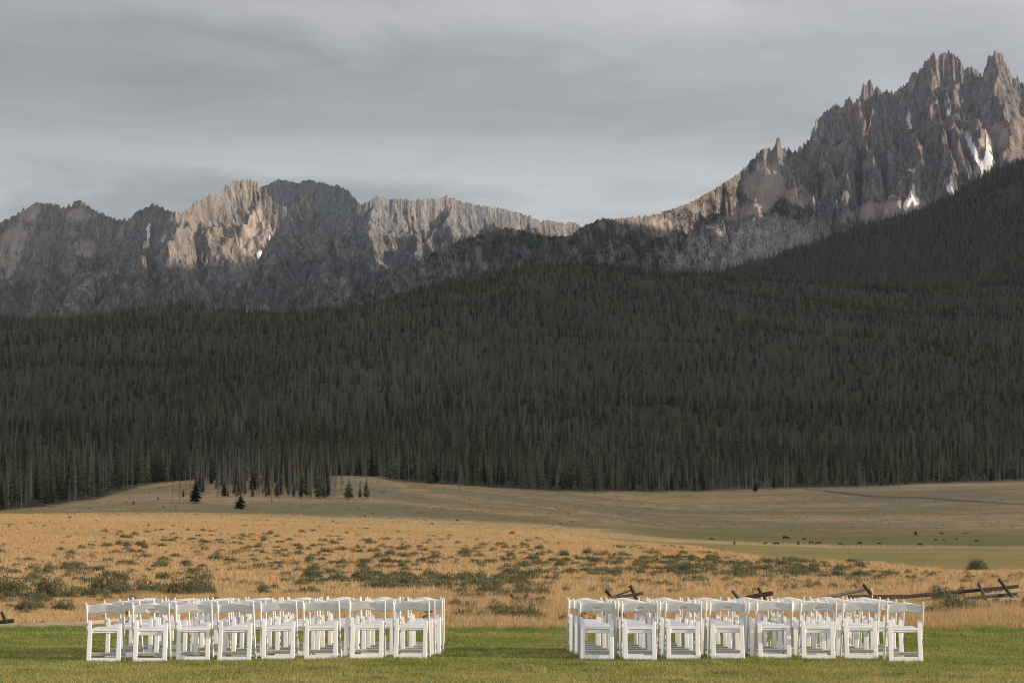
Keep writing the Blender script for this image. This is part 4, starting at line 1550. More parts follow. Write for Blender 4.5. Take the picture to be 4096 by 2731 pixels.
p2 = p2[~((X2 > 2500) & (p2[:, 1] > 405))]
G3 = on_ground(np.concatenate([p1, p2, p3]))
n1, n2, n3 = len(p1), len(p2), len(p3)
I3 = np.concatenate([RNG.integers(0, 4, n1), RNG.integers(4, 8, n2), RNG.integers(8, 11, n3)])
S3 = RNG.uniform(0.7, 1.25, n1 + n2 + n3) * (0.85 + 0.5 * fbm(G3[:, 0] / 7, G3[:, 1] / 7, 35, 2))
S3[:n1] *= 0.55 + 0.40 * smooth(-0.2, 0.4, fbm(p1[:, 0] / 3, p1[:, 1] / 3, 36, 2))
S3[:n1] *= 0.5 + 0.5 * smooth(350, 700, X1)
scatter('dry_grass', G3, zrot(len(G3)), np.stack([np.ones(len(G3)), np.ones(len(G3)), S3], -1), I3, DB, 'tall golden dry grass over the slope behind the lawn', 'grass')


# ------------------------------------------------------------------ sagebrush
def sage_mesh(seed, W=1.0, Hh=0.62, n=1000, upright=0.0, fine=0.68):
    r = np.random.default_rng(seed)
    V, Fc, T = [], [], []
    lobes = [(r.uniform(-.32, .32) * W, r.uniform(-.26, .26) * W, r.uniform(.55, 1.0), r.uniform(.16, .30) * W, r.uniform(-.2, .2)) for _ in range(8)]
    for i in range(n):
        lx, ly, lh, R_, tn = lobes[i % 8]
        a = r.uniform(0, 6.283)
        el = math.asin(r.uniform(0.0, 1.0))
        rr = r.uniform(0.5, 1.0) ** 0.5
        cx = lx + R_ * rr * math.cos(el) * math.cos(a)
        cy_ = ly + R_ * rr * math.cos(el) * math.sin(a)
        cz = Hh * lh * (0.10 + 0.82 * rr * math.sin(el) * (1 + 0.15 * r.normal()))
        L = r.uniform(0.07, 0.15) * W * fine
        w = r.uniform(0.014, 0.032) * W * fine
        d = np.array([math.cos(el) * math.cos(a) * (0.8 - upright), math.cos(el) * math.sin(a) * (0.8 - upright), 0.75 + 0.5 * math.sin(el)])
        d = d / np.linalg.norm(d) + r.normal(0, 0.25, 3)
        sd = np.cross(d, r.normal(0, 1, 3))
        sd = sd / (np.linalg.norm(sd) + 1e-6) * w
        c = np.array([cx, cy_, cz])
        b = len(V)
        V += [tuple(c - d * L * .5), tuple(c + sd), tuple(c + d * L * .6), tuple(c - sd)]
        Fc += [(b, b + 1, b + 2), (b, b + 2, b + 3)]
        T += [(min(1, max(0, r.uniform(0.15, 0.85) + tn)), 0, 0)] * 4
    for i in range(16):
        a = r.uniform(0, 6.283)
        x, y = math.cos(a) * 0.26 * W, math.sin(a) * 0.24 * W
        b = len(V)
        V += [(0.1 * x, 0.1 * y, 0), (0.1 * x + .02 * W, 0.1 * y, 0), (x, y, Hh * r.uniform(.5, .9))]
        Fc.append((b, b + 1, b + 2))
        T += [(0.2, 0, 1)] * 3
    me = mesh_np('sagebrush', V, Fc, M['sage_leaf'], False)
    tinted(me, T)
    return me


SAGE = [sage_mesh(500 + i, 1.0, [0.56, 0.48, 0.62, 0.45, 0.58, 0.7][i], 1000, 0.15 if i == 5 else 0) for i in range(6)]

SAGE_NEAR = [sage_mesh(540 + i, 1.0, [0.6, 0.75, 0.68][i], 1700, 0.25 * i, 0.52) for i in range(3)]

# where the brush stands: clusters read off the photograph (X, Y, rx, ry, count, width m)
CL = [(330, 2325, 420, 60, 60, 1.5), (900, 2330, 420, 60, 46, 1.5), (780, 2180, 280, 30, 30, 1.5), (520, 2160, 260, 30, 18, 1.4), (120, 2250, 220, 40, 16, 1.6), (640, 2240, 420, 40, 26, 1.5),
      (1150, 2200, 300, 50, 32, 1.5), (1330, 2260, 260, 60, 44, 1.5), (1080, 2275, 200, 25, 16, 1.5), (1560, 2215, 260, 40, 30, 1.5), (1900, 2225, 260, 40, 42, 1.6), (1780, 2345, 290, 26, 80, 1.6),
      (2020, 2375, 160, 22, 16, 1.2), (2150, 2285, 180, 35, 18, 1.5), (2330, 2260, 220, 35, 36, 1.6), (2650, 2265, 260, 36, 85, 1.6), (2950, 2270, 260, 32, 85, 1.6), (3200, 2285, 220, 28, 56, 1.5),
      (3420, 2290, 220, 32, 30, 1.4), (2350, 2165, 280, 26, 22, 1.3), (2700, 2185, 240, 18, 18, 1.2), (3020, 2215, 220, 20, 18, 1.2), (3300, 2245, 200, 16, 14, 1.0), (3620, 2300, 200, 22, 16, 1.0),
      (2700, 2345, 300, 30, 30, 1.1), (3000, 2350, 260, 25, 24, 1.0), (3350, 2335, 200, 26, 18, 1.0), (3750, 2335, 240, 26, 14, 0.9), (3930, 2320, 180, 14, 10, 0.9), (250, 2380, 260, 22, 18, 1.0), (700, 2385, 300, 18, 14, 1.0),
      (1950, 2395, 120, 18, 10, 0.9), (2480, 2375, 200, 16, 12, 0.8), (3800, 2410, 200, 20, 16, 0.8), (3600, 2400, 140, 14, 8, 0.8), (3950, 2440, 160, 16, 10, 0.7), (2080, 2470, 90, 14, 6, 0.75),
      (2000, 2090, 900, 14, 20, 1.1), (500, 2085, 700, 20, 20, 1.2), (1600, 2130, 700, 16, 22, 1.2), (2600, 2160, 300, 10, 10, 1.0)]
SG = []
for (cx_, cy_, rx, ry, cnt, w) in CL:
    for _ in range(int(cnt * 1.5)):
        X = cx_ + 1.15 * rx * RNG.uniform(-1, 1)
        Y = cy_ + 1.35 * ry * RNG.uniform(-1, 1)
        if Y > 2395 and 340 < X < 1780 or Y > 2400 and 2260 < X < 3700 or X < -60 or X > 4150:
            continue
        h_ = hit(X, Y)
        if h_.y > 640 or (X > 2500 and h_.y > 405):
            continue
        SG.append((h_.x, h_.y, h_.z, 1.12 * w * RNG.uniform(0.38, 1.0), X, Y))
for _ in range(900):    # thin scatter everywhere on the slope
    X, Y = RNG.uniform(-50, 4146), RNG.uniform(2060, 2400)
    h_ = hit(X, Y)
    if h_.y < 620 and not (X > 2500 and h_.y > 405):
        SG.append((h_.x, h_.y, h_.z, RNG.uniform(0.4, 1.05), X, Y))
for _ in range(150):     # low shrubs in the tall grass just behind the lawn
    d = RNG.uniform(57.5, 115)
    X, w_ = RNG.uniform(-50, 4146), RNG.uniform(0.22, 0.62)
    x = (X - CX) / F * d
    SG.append((x, d, float(z_at(x, d)), w_, X, YH + 1.5 / d * F))
for (xa, xb, ya, yb, cnt) in [(3650, 4130, 2395, 2470, 46), (1790, 2265, 2425, 2495, 26), (0, 330, 2380, 2450, 22), (3700, 4130, 2380, 2420, 20)]:
    for _ in range(cnt):
        X, Y = RNG.uniform(xa, xb), RNG.uniform(ya, yb)
        h_ = hit(X, Y)
        SG.append((h_.x, h_.y, h_.z, RNG.uniform(0.35, 0.8), X, Y))
SG = np.array(SG)
# clear the sight line of a few special bushes, which have labels of their own
SPECIAL = [(3904, 2280, 92, 1.0, 0, 'big dark round sagebrush alone on the pasture edge at the right'),
           (2000, 2488, 60, 1.0, 2, 'left one of two silver sagebrushes at the lawn edge beside the right chairs'),
           (2120, 2496, 90, 1.0, 4, 'right one of two silver sagebrushes at the lawn edge beside the right chairs'),
           (3820, 2470, 150, 1.1, 5, 'broad silvery sagebrush patch just behind the last chair at the right'),
           (3935, 2462, 110, 1.0, 3, 'dark sagebrush in the tall grass between the last chair and the broken fence'),
           (3780, 2436, 130, 1.2, 5, 'tall pale feathery sagebrush under the long dark rail'),
           (3790, 2490, 70, 0.9, 1, 'small green shrub in the tall grass near the last chair'),
           (1960, 2395, 120, 1.0, 2, 'dark low sagebrush left of the mossy fence log'),
           (2320, 2345, 40, 1.0, 0, 'small round dark sagebrush above the pale fallen rails'),
           (3060, 2360, 60, 1.0, 1, 'dark sagebrush right above the leaning fence post behind the right chairs')]
appar = SG[:, 3] / SG[:, 1]
inv = (SG[:, 4] > -20) & (SG[:, 4] < 4116)
top = np.argsort(-np.where(inv, appar, 0))[:286]
m_ind = np.zeros(len(SG), bool)
m_ind[top] = True


for i in top:
    x, y, z, w, X, Y = SG[i]
    band = 'high on the golden slope' if Y < 2230 else 'half way up the golden slope' if Y < 2310 else 'low on the golden slope'
    size = 'large' if appar[i] > np.median(appar[top]) * 1.12 else 'small'
    if Y > 2415:
        band = 'in tall lawn edge grass'
    if X > 3300 and Y < 2320:
        band = 'by the lower pasture edge'
    o = ob('sagebrush', SAGE_NEAR[int(RNG.integers(0, 3))] if y < 115 else SAGE[int(RNG.integers(0, 6))], None, (x, y, z - 0.03), (0, 0, RNG.uniform(0, 6.28)), (w, w, w * RNG.uniform(0.7, 1.05)))
    tag(o, '%s sagebrush %s %s' % (size, band, landmark(X)), 'sagebrush', 'sagebrush on the golden slope')
for (X, Y, wp, hs, k, lab) in SPECIAL:
    p = hit(X, Y)
    w = 1.05 * wp / F * p.y
    o = ob('sagebrush', SAGE_NEAR[k % 3], None, (p.x, p.y, p.z - 0.03), (0, 0, RNG.uniform(0, 6.28)), (w, w, w * hs))
    tag(o, lab, 'sagebrush')
r_ = ~m_ind
fine_brush = []
for _ in range(1500):
    X, Y = RNG.uniform(-50, 4146), RNG.uniform(2070, 2420)
    h_ = hit(X, Y)
    if h_.y < 620 and not (X > 2500 and h_.y > 405) and gnoise(h_.x / 14, h_.y / 30, 47) > -0.15:
        fine_brush.append((h_.x, h_.y, h_.z - 0.02, RNG.uniform(0.22, 0.62)))
fine_brush = np.array(fine_brush)
n = r_.sum()
extra = fan_grid(640, 1950, 0.18, 17.0)
eu = extra[:, 0] / extra[:, 1]
eX = eu * F + CX
ok = (extra[:, 1] < edge_d(eu) * 0.99) & ~((eX > 2350) & (extra[:, 1] < 1320)) & (fbm(extra[:, 0] / 60, extra[:, 1] / 25, 44, 3) > 0.0)
extra = on_ground(extra[ok])
PS = np.concatenate([SG[r_][:, :3], fine_brush[:, :3], extra])
WS = np.concatenate([SG[r_][:, 3], fine_brush[:, 3], RNG.uniform(0.5, 1.3, len(extra))])
scatter('sage_cover', PS, zrot(len(PS)), np.stack([WS, WS, WS * 0.8], -1), RNG.integers(0, 6, len(PS)), SAGE, 'small scattered sagebrush cover over the slope and the far flats', 'sagebrush cover')

# ================================================================== OBJECTS
# ------------------------------------------------------------------ folding chairs (seen from behind, facing the mountains: +y is forward)
def long_leg_mesh(sx):
    mb = MB()
    x = sx * 0.243
    pts = [(-0.175, 0.795), (-0.155, 0.74), (-0.06, 0.52), (0.075, 0.27), (0.225, 0.0)]
    # a flat bar bent at the middle, rounded on its edges
    w, dpt, b = 0.026, 0.042, 0.006
    prof = [(-w / 2 + b, -dpt / 2), (w / 2 - b, -dpt / 2), (w / 2, -dpt / 2 + b), (w / 2, dpt / 2 - b), (w / 2 - b, dpt / 2), (-w / 2 + b, dpt / 2), (-w / 2, dpt / 2 - b), (-w / 2, -dpt / 2 + b)]
    rings = []
    for i, (y, z) in enumerate(pts):
        y0, z0 = pts[max(i - 1, 0)]
        y1, z1 = pts[min(i + 1, len(pts) - 1)]
        ty, tz = y1 - y0, z1 - z0
        L = math.hypot(ty, tz)
        ny, nz = -tz / L, ty / L          # across the bar in the side view
        s = 0.7 if i == 0 else 1.0
        rings.append([(x + px * s, y + ny * -py_ * s, z + nz * -py_ * s) for px, py_ in prof])
    vs = [v for r in rings for v in r]
    fs = []
    for i in range(len(rings) - 1):
        for k in range(8):
            fs.append((i * 8 + k, i * 8 + (k + 1) % 8, (i + 1) * 8 + (k + 1) % 8, (i + 1) * 8 + k))
    fs += [tuple(range(8)), tuple(range(len(vs) - 8, len(vs)))]
    mb.add(vs, fs)
    return mb.mesh('leg', M['white_plastic'])


def rear_frame_mesh():
    """flat U frame: two wide legs with rounded tops, a bar at the ground and a bar under the seat"""
    mb = MB()
    import itertools
    z2y = lambda z: -0.215 + 0.155 * z / 0.56          # the frame leans forward as it rises
    th = 0.024
    for sx in (-1, 1):
        xo, wi = 0.229, 0.061
        outline = []
        # outer edge up, rounded top, inner edge down
        zs = [-0.01, 0.15, 0.30, 0.42, 0.515]
        for z in zs:
            outline.append((xo - 0.004 * (z / 0.5), z))
        for k in range(1, 8):
            a = math.pi * k / 8
            outline.append((xo - 0.004 - 0.0225 + 0.0225 * math.cos(a), 0.533 + 0.028 * math.sin(a)))
        for z, wv in ((0.515, 0.050), (0.49, 0.0515), (0.465, 0.055), (0.452, 0.059), (0.44, wi), (0.30, wi), (0.15, wi), (0.065, wi), (-0.01, wi)):
            outline.append((xo - wv, z))
        n = len(outline)
        b = 0.005
        cxm = sum(p[0] for p in outline) / n
        front = [(sx * (cxm + (px - cxm) * 0.86), z2y(z) - th / 2, z) for px, z in outline]
        mid0 = [(sx * px, z2y(z) - th / 2 + b, z) for px, z in outline]
        mid1 = [(sx * px, z2y(z) + th / 2, z) for px, z in outline]
        vs = front + mid0 + mid1
        fs = [tuple(range(n)), tuple(range(3 * n - 1, 2 * n - 1, -1))]
        for r in (0, 1):
            for k in range(n):
                fs.append((r * n + k, r * n + (k + 1) % n, (r + 1) * n + (k + 1) % n, (r + 1) * n + k))
        mb.add(vs, fs)
    ang = Matrix.Rotation(-math.atan2(0.155, 0.56), 3, 'X')
    mb.box((0, z2y(0.028) + 0.001, 0.028), (0.338, 0.0225, 0.066), ang, 0.005)
    mb.box((0, z2y(0.428), 0.428), (0.346, 0.0215, 0.034), ang, 0.004)
    return mb.mesh('rear_frame', M['white_plastic'])


def slat_mesh(grip):
    """curved back rest: arched top and bottom, some with a hand grip pressed in"""
    nx, nz = 41, 13
    lean = 0.20
    vs, fs = [], []

    def arch(a):
        q = abs(a)
        return 0.031 * (0.5 + 0.5 * math.cos(math.pi * min(1.0, q / 0.93)))
    for side in (0, 1):
        for j in range(nz):
            for i in range(nx):
                a = -1 + 2 * i / (nx - 1)
                t = j / (nz - 1)
                zt = 0.760 + arch(a)
                zb = 0.640 + 0.75 * arch(a)
                z = zb + (zt - zb) * t
                y = -0.128 - (z - 0.70) * lean - 0.010 * (1 - a * a)
                x = 0.2305 * a
                th = 0.016 * (1.0 if 0 < j < nz - 1 else 0.45)
                yy = y - th / 2 if side == 0 else y + th / 2
                if side == 0 and grip:
                    gx, gz = abs(x - 0.0) - 0.040, z - 0.690
                    dist = math.hypot(max(gx, 0), gz)
                    k = min(1.0, max(0.0, (0.019 - dist) / 0.006))
                    rim = max(0.0, 1 - abs(dist - 0.021) / 0.005)
                    yy += 0.0135 * k - 0.004 * rim
                vs.append((x, yy, z))
    n = nx * nz
    for s in (0, 1):
        for j in range(nz - 1):
            for i in range(nx - 1):
                k = s * n + j * nx + i
                fs.append((k, k + 1, k + nx + 1, k + nx))
    for i in range(nx - 1):
        fs.append((i, n + i, n + i + 1, i + 1))
        k = (nz - 1) * nx + i
        fs.append((k, k + 1, n + k + 1, n + k))
    for j in range(nz - 1):
        k = j * nx
        fs.append((k, k + nx, n + k + nx, n + k))
        k += nx - 1
        fs.append((k, n + k, n + k + nx, k + nx))
    mb = MB()
    mb.add(vs, fs)
    return mb.mesh('backrest', M['white_plastic'], True)


def seat_frame_mesh(deep):
    mb = MB()
    R_ = Matrix.Rotation(0.075, 3, 'X')
    for sx in (-1, 1):
        mb.box((sx * 0.163, 0.075, 0.417), (0.018, 0.37, 0.034), R_, 0.004)
    mb.box((0, 0.252, 0.433), (0.304, 0.022, 0.036), R_, 0.005)
    if deep:
        mb.box((0, -0.093, 0.384), (0.340, 0.014, 0.056), None, 0.004)
    else:
        mb.box((0, -0.101, 0.394), (0.340, 0.022, 0.024), None, 0.009)
    return mb.mesh('seat_frame', M['white_plastic'])


def seat_pad_mesh():
    nx, ny = 17, 15
    vs, fs = [], []
    for s in (0, 1):
        for j in range(ny):
            for i in range(nx):
                a, b = -1 + 2 * i / (nx - 1), -1 + 2 * j / (ny - 1)
                # rounded front corners
                k = 1 - 0.10 * max(0, b) ** 4
                x, y = 0.185 * a * k, 0.100 + 0.172 * b * (1 - 0.06 * abs(a) ** 4)
                edge = max(abs(a), abs(b)) ** 8
                z = 0.428 + 0.055 * (y + 0.105)
                z += (0.022 * (1 - 0.75 * edge)) if s else 0.0
                vs.append((x, y, z))
    n = nx * ny
    for s in (0, 1):
        for j in range(ny - 1):
            for i in range(nx - 1):
                k = s * n + j * nx + i
                fs.append((k, k + 1, k + nx + 1, k + nx))
    for i in range(nx - 1):
        fs += [(i, i + 1, n + i + 1, n + i)]
        k = (ny - 1) * nx + i
        fs += [(k, k + 1, n + k + 1, n + k)]
    for j in range(ny - 1):
        k = j * nx
        fs += [(k, k + nx, n + k + nx, n + k)]
        k += nx - 1
        fs += [(k, k + nx, n + k + nx, n + k)]
    mb = MB()
    mb.add(vs, fs)
    return mb.mesh('seat', M['white_vinyl'], True)


def stretcher_mesh():
    mb = MB()
    mb.box((0, 0.172, 0.095), (0.463, 0.018, 0.050), Matrix.Rotation(0.5, 3, 'X'), 0.004)
    mb.box((0, -0.010, 0.43), (0.463, 0.016, 0.016), None, 0.004)
    return mb.mesh('stretcher', M['white_plastic'])


LEGS = (long_leg_mesh(-1), long_leg_mesh(1))
FRAME = rear_frame_mesh()
SLATS = (slat_mesh(False), slat_mesh(True))
SEATF = (seat_frame_mesh(False), seat_frame_mesh(True))
PAD, STR = seat_pad_mesh(), stretcher_mesh()


def make_chair(grip):
    r = bpy.data.objects.new('folding_chair', None)
    COL.objects.link(r)
    k = [ob('leg', LEGS[0], r), ob('leg', LEGS[1], r), ob('rear_frame', FRAME, r), ob('backrest', SLATS[grip], r), ob('seat_frame', SEATF[grip], r), ob('seat', PAD, r), ob('stretcher', STR, r)]
    return r, k


ORD = ['first', 'second', 'third', 'fourth', 'fifth', 'sixth', 'seventh', 'eighth']
ROWS = ['nearest row', 'second row', 'middle row', 'fourth row', 'farthest row']
BLOCKS = [('left', [(418, 2648, 0), (602, 2648, 1), (774, 2643, 0), (942, 2645, 0), (1115, 2642, 0), (1287, 2641, 0), (1467, 2640, 0), (1644, 2640, 0)]),
          ('right', [(2389, 2639, 1), (2558, 2640, 1), (2731, 2640, 1), (2910, 2639, 1), (3095, 2637, 0), (3270, 2640, 1), (3441, 2638, 0), (3618, 2648, 0)])]
protos = [None, None]
crng = random.Random(5)
ROW_D = [0.0, 1.18, 2.05, 2.85, 3.65]
for side, cells in BLOCKS:
    for r in range(5):
        for c, (X, Y, g) in enumerate(cells):
            u, e = ue(X, Y)
            d0 = -CH / e
            d = d0 + 0.215 + ROW_D[r]
            x = u * d0 * (1 + 0.004)
            if r:
                g = 1 if crng.random() < (0.2 if side == 'left' else 0.5) else 0
                sh = [0, 0.085, 0.11, 0.13, 0.11][r] if side == 'left' else [0, -0.03, -0.055, -0.08, -0.10][r]
                x += sh + crng.uniform(-0.035, 0.035)
                d += crng.uniform(-0.05, 0.05)
                # rows keep a common line
                d += (40.25 - d0) * 0.7
            loc = (x, d, float(lawn_z(x, d)) + 0.012)
            rot = (crng.uniform(-.008, .008), crng.uniform(-.008, .008), crng.uniform(-.035, .035))
            if protos[g] is None:
                o, kids = make_chair(g)
                protos[g] = (o, kids)
                o.location, o.rotation_euler = loc, rot
            else:
                o = copy_tree(protos[g][0], protos[g][1], loc, rot)
            lab = 'white folding chair %s, %s from the left, %s, %s of the aisle' % ('with grip' if g else 'without grip', ORD[c], ROWS[r], side)
            tag(o, lab, 'chair', 'white folding chairs %s of the aisle' % side)


# ------------------------------------------------------------------ log stumps at the head of the aisle
def stump(X, Y, dia, h, label, seed):
    p = hit_lawn(X, Y)
    rnd = random.Random(seed)
    o = bpy.data.objects.new('log_stump', None)
    COL.objects.link(o)
    o.location = p
    mb = MB()
    pts = [(rnd.uniform(-.006, .006), rnd.uniform(-.006, .006), z) for z in np.linspace(-0.03, h, 9)]
    mb.tube(pts, [dia / 2 * (1.12 if i == 0 else 1.04 if i == 1 else 1) * rnd.uniform(.97, 1.03) for i in range(9)], 18, True, 0.035, rnd)
    ob('bark', mb.mesh('bark', M['stump_bark'], False), o)
    mb = MB()
    mb.tube([(0, 0, h), (0, 0, h + 0.006)], [dia / 2 * .93, dia / 2 * .9], 18, True)
    ob('top', mb.mesh('top', M['cut_wood']), o)
    tag(o, label, 'log stump', 'log stumps at the head of the aisle')


def hit_lawn(X, Y):
    u, e = ue(X, Y)
    d = -CH / e
    return Vector((u * d, d, float(lawn_z(u * d, d))))


stump(1714, 2575, 0.205, 0.72, 'upright brown bark log seen through the last chair of the left block', 3)
stump(2330, 2572, 0.185, 0.72, 'upright orange bark log seen through the first chair of the right block', 4)


# ------------------------------------------------------------------ the broken log fence
def log_mesh(name, p0, p1, r0, r1, mat, seed, sag=0.0, n=9):
    rnd = random.Random(seed)
    p0, p1 = Vector(p0), Vector(p1)
    pts, rad = [], []
    k = 8
    for i in range(k + 1):
        t = i / k
        q = p0.lerp(p1, t)
        q.z -= sag * 4 * t * (1 - t)
        q += Vector((rnd.uniform(-1, 1), rnd.uniform(-1, 1), rnd.uniform(-1, 1))) * 0.06 * r0
        pts.append(q)
        rad.append((r0 + (r1 - r0) * t) * rnd.uniform(0.93, 1.07))
    mb = MB()
    mb.tube(pts, rad, n, True, 0.06, rnd)
    return mb.mesh(name, mat, False)


def fence(name, label, pieces, d, group='pieces of the broken log fence'):
    """pieces: (part name, X0, Y0, X1, Y1, thickness px, material, depth offset)"""
    xs = [p[1] for p in pieces] + [p[3] for p in pieces]
    o = bpy.data.objects.new(name, None)
    COL.objects.link(o)
    bx = (sum(xs) / len(xs) - CX) / F * d
    o.location = (bx, d, float(z_at(bx, d)))
    for i, (pn, X0, Y0, X1, Y1, th, mt, dd) in enumerate(pieces):
        off0, off1 = dd if isinstance(dd, tuple) else (dd, dd)
        a, b = PT(X0, Y0, d + off0), PT(X1, Y1, d + off1)
        if pn == 'post':
            # run the post on down into the ground
            g = float(z_at(b.x, b.y)) - 0.1
            if b.z > g:
                k = (a.z - g) / max(0.05, a.z - b.z)
                dirv = (b - a)
                ext = min(k, 2.6)
                b = a + dirv * ext
        r = th / F * d / 2
        me = log_mesh(pn, a - o.location, b - o.location, r, r * 0.94, M[mt], hash((X0, Y0)) % 9999)
        ob(pn, me, o)
    tag(o, label, 'log fence', group)
    return o


DF = 84.0
fence('log_fence', 'longest broken fence section with dark rail and two crossed posts at the right edge', [
    ('rail', 3560, 2391, 4073, 2344, 15, 'dark_log', (-0.4, 0.5)),
    ('rail', 3860, 2393, 4066, 2374, 12, 'dark_log', (-0.5, 0.1)),
    ('rail', 3945, 2397, 4110, 2396, 12, 'pale_log', (-0.6, -0.4)),
    ('rail', 3925, 2378, 4130, 2358, 11, 'pale_log', (0.9, 1.2)),
    ('post', 3914, 2332, 3937, 2384, 14, 'brown_log', (0.15, -0.15)),
    ('post', 3996, 2315, 4052, 2394, 13, 'dark_log', (0.25, -0.3)),
    ('rail', 4060, 2396, 4140, 2392, 12, 'brown_log', (-0.2, 0.2))], DF)
fence('log_fence', 'collapsed section with weathered pale rail and one tilted post behind the right chairs', [
    ('rail', 3270, 2396, 3466, 2355, 15, 'pale_log', (0.5, 0.2)),
    ('rail', 3391, 2387, 3628, 2384, 17, 'dark_log', (-0.2, 0.0)),
    ('post', 3453, 2336, 3483, 2372, 13, 'dark_log', (0.1, 0.0))], DF)
fence('log_fence', 'fence remnant with two tilted posts and thick dark log behind fifth right chair', [
    ('post', 2929, 2361, 2957, 2394, 13, 'brown_log', 0.0),
    ('post', 3032, 2350, 3049, 2377, 12, 'dark_log', 0.1),
    ('rail', 2985, 2390, 3091, 2370, 19, 'dark_log', 0.0)], DF)
fence('log_fence', 'fence remnant with two tilted posts and grey rails behind the second right chair', [
    ('post', 2421, 2360, 2444, 2386, 13, 'dark_log', 0.2),
    ('post', 2521, 2340, 2546, 2393, 15, 'dark_log', 0.1),
    ('rail', 2425, 2394, 2573, 2371, 13, 'brown_log', (-0.1, -0.1)),
    ('rail', 2400, 2402, 2530, 2358, 6, 'brown_log', (0.6, 0.5))], DF)
fence('log_fence', 'mossy dark log on a leaning post with pale rails beside the aisle gap', [
    ('post', 2043, 2374, 2070, 2416, 13, 'dark_log', 0.1),
    ('rail', 2066, 2414, 2180, 2393, 20, 'dark_log', 0.0),
    ('rail', 2060, 2427, 2275, 2417, 11, 'pale_log', (-0.2, -0.2)),
    ('rail', 2190, 2430, 2300, 2420, 9, 'brown_log', (-0.5, -0.5))], DF)
fence('log_fence', 'dark crossed post and log end at the left picture edge', [
    ('post', 7, 2449, 37, 2515, 14, 'dark_log', (0.1, -0.2)),
    ('rail', -60, 2494, 57, 2481, 17, 'dark_log', -0.05),
    ('rail', -40, 2516, 70, 2513, 10, 'brown_log', -0.3)], 58.5)
me = log_mesh('fallen_log', PT(-30, 2507, 57.4) , PT(350, 2494, 57.6), 0.06, 0.05, M['pale_log'], 5)
tag(ob('fallen_log', me), 'long weathered pale log lying along the left lawn edge', 'log', 'fallen logs at the lawn edge')
me = log_mesh('fallen_log', PT(352, 2490, 57.7), PT(520, 2476, 58.4), 0.05, 0.04, M['pale_log'], 6)
tag(ob('fallen_log', me), 'shorter pale log lying behind the first left chairs', 'log', 'fallen logs at the lawn edge')
me = log_mesh('leaning_log', PT(508, 2446, 62.0), PT(533, 2492, 61.8), 0.035, 0.035, M['dark_log'], 8)
tag(ob('leaning_log', me), 'short dark stick leaning behind the second left chair', 'log')


def stake(X, Y0, Y1, d, wpx, label, orange=False):
    a, b = PT(X - 3, Y0, d), PT(X, Y1, d)
    o = bpy.data.objects.new('marker_stake', None)
    COL.objects.link(o)
    o.location = b
    mb = MB()
    r = wpx / F * d / 2
    b2 = b - Vector((0, 0, 0.5))
    mb.tube([a - b, Vector((0, 0, 0)), b2 - b], [r * .7, r, r], 6)
    ob('rod', mb.mesh('rod', M['white_paint']), o)
    if orange:
        mb = MB()
        mb.tube([Vector((0, -.03, 0.05)), Vector((0, -.03, 0.03)), Vector((0, -.03, -0.01)), Vector((0, -.03, -0.05))], [r * .5, r * 1.5, r * 1.6, r], 8)
        ob('cap', mb.mesh('cap', M['orange_paint'], True), o)
    tag(o, label, 'stake')


stake(3489, 2350, 2371, DF - 1, 5, 'thin white stake with an orange cap beside the tilted fence post', True)
stake(139, 2479, 2500, 59.4, 4, 'short plain white stake standing behind the pale lawn edge log')


# ------------------------------------------------------------------ cattle on the pasture
def cow_mesh(name, mat, graze):
    """one continuous body: skinned joints, thickened and smoothed"""
    J, E, R_ = [], [], []

    def j(p, r, parent=None):
        J.append(p)
        R_.append(r)
        if parent is not None:
            E.append((parent, len(J) - 1))
        return len(J) - 1
    hips = j((-0.72, 0, 1.12), 0.30)
    belly = j((-0.15, 0, 1.02), 0.40, hips)
    chest = j((0.45, 0, 1.05), 0.37, belly)
    rump = j((-0.98, 0, 1.15), 0.20, hips)
    tail = j((-1.10, 0, 0.85), 0.05, rump)
    j((-1.12, 0, 0.45), 0.04, tail)
    if graze:
        nk = j((0.88, 0, 0.92), 0.22, chest)
        hd = j((1.15, 0, 0.48), 0.15, nk)
        j((1.32, 0, 0.16), 0.10, hd)
    else:
        nk = j((0.92, 0, 1.28), 0.20, chest)
        hd = j((1.22, 0, 1.42), 0.16, nk)
        j((1.56, 0, 1.26), 0.10, hd)
    for s in (-1, 1):
        ear = j(((1.05 if graze else 1.16), s * 0.24, (0.62 if graze else 1.50)), 0.05, hd)
        a = j((0.52, s * 0.20, 0.72), 0.13, chest)
        b = j((0.53, s * 0.20, 0.42), 0.085, a)
        j((0.50, s * 0.20, 0.02), 0.07, b)
        a = j((-0.80, s * 0.21, 0.80), 0.17, hips)
        b = j((-0.92, s * 0.21, 0.50), 0.085, a)
        j((-0.86, s * 0.21, 0.02), 0.07, b)
    me = bpy.data.meshes.new(name)
    me.from_pydata(J, E, [])
    o = bpy.data.objects.new(name, me)
    COL.objects.link(o)
    md = o.modifiers.new('skin', 'SKIN')
    md.use_smooth_shade = True
    lay = me.skin_vertices[0].data
    for i, r in enumerate(R_):
        lay[i].radius = (r, r)
    lay[0].use_root = True
    sd = o.modifiers.new('smooth', 'SUBSURF')
    sd.levels = sd.render_levels = 1
    dg = bpy.context.evaluated_depsgraph_get()
    out = bpy.data.meshes.new_from_object(o.evaluated_get(dg))
    bpy.data.objects.remove(o)
    out.materials.clear()
    out.materials.append(mat)
    return out


COWM = {}
for nm in ('black', 'brown', 'red'):
    for g in (0, 1):
        COWM[(nm, g)] = cow_mesh('cow', M[nm + '_hide'], g)
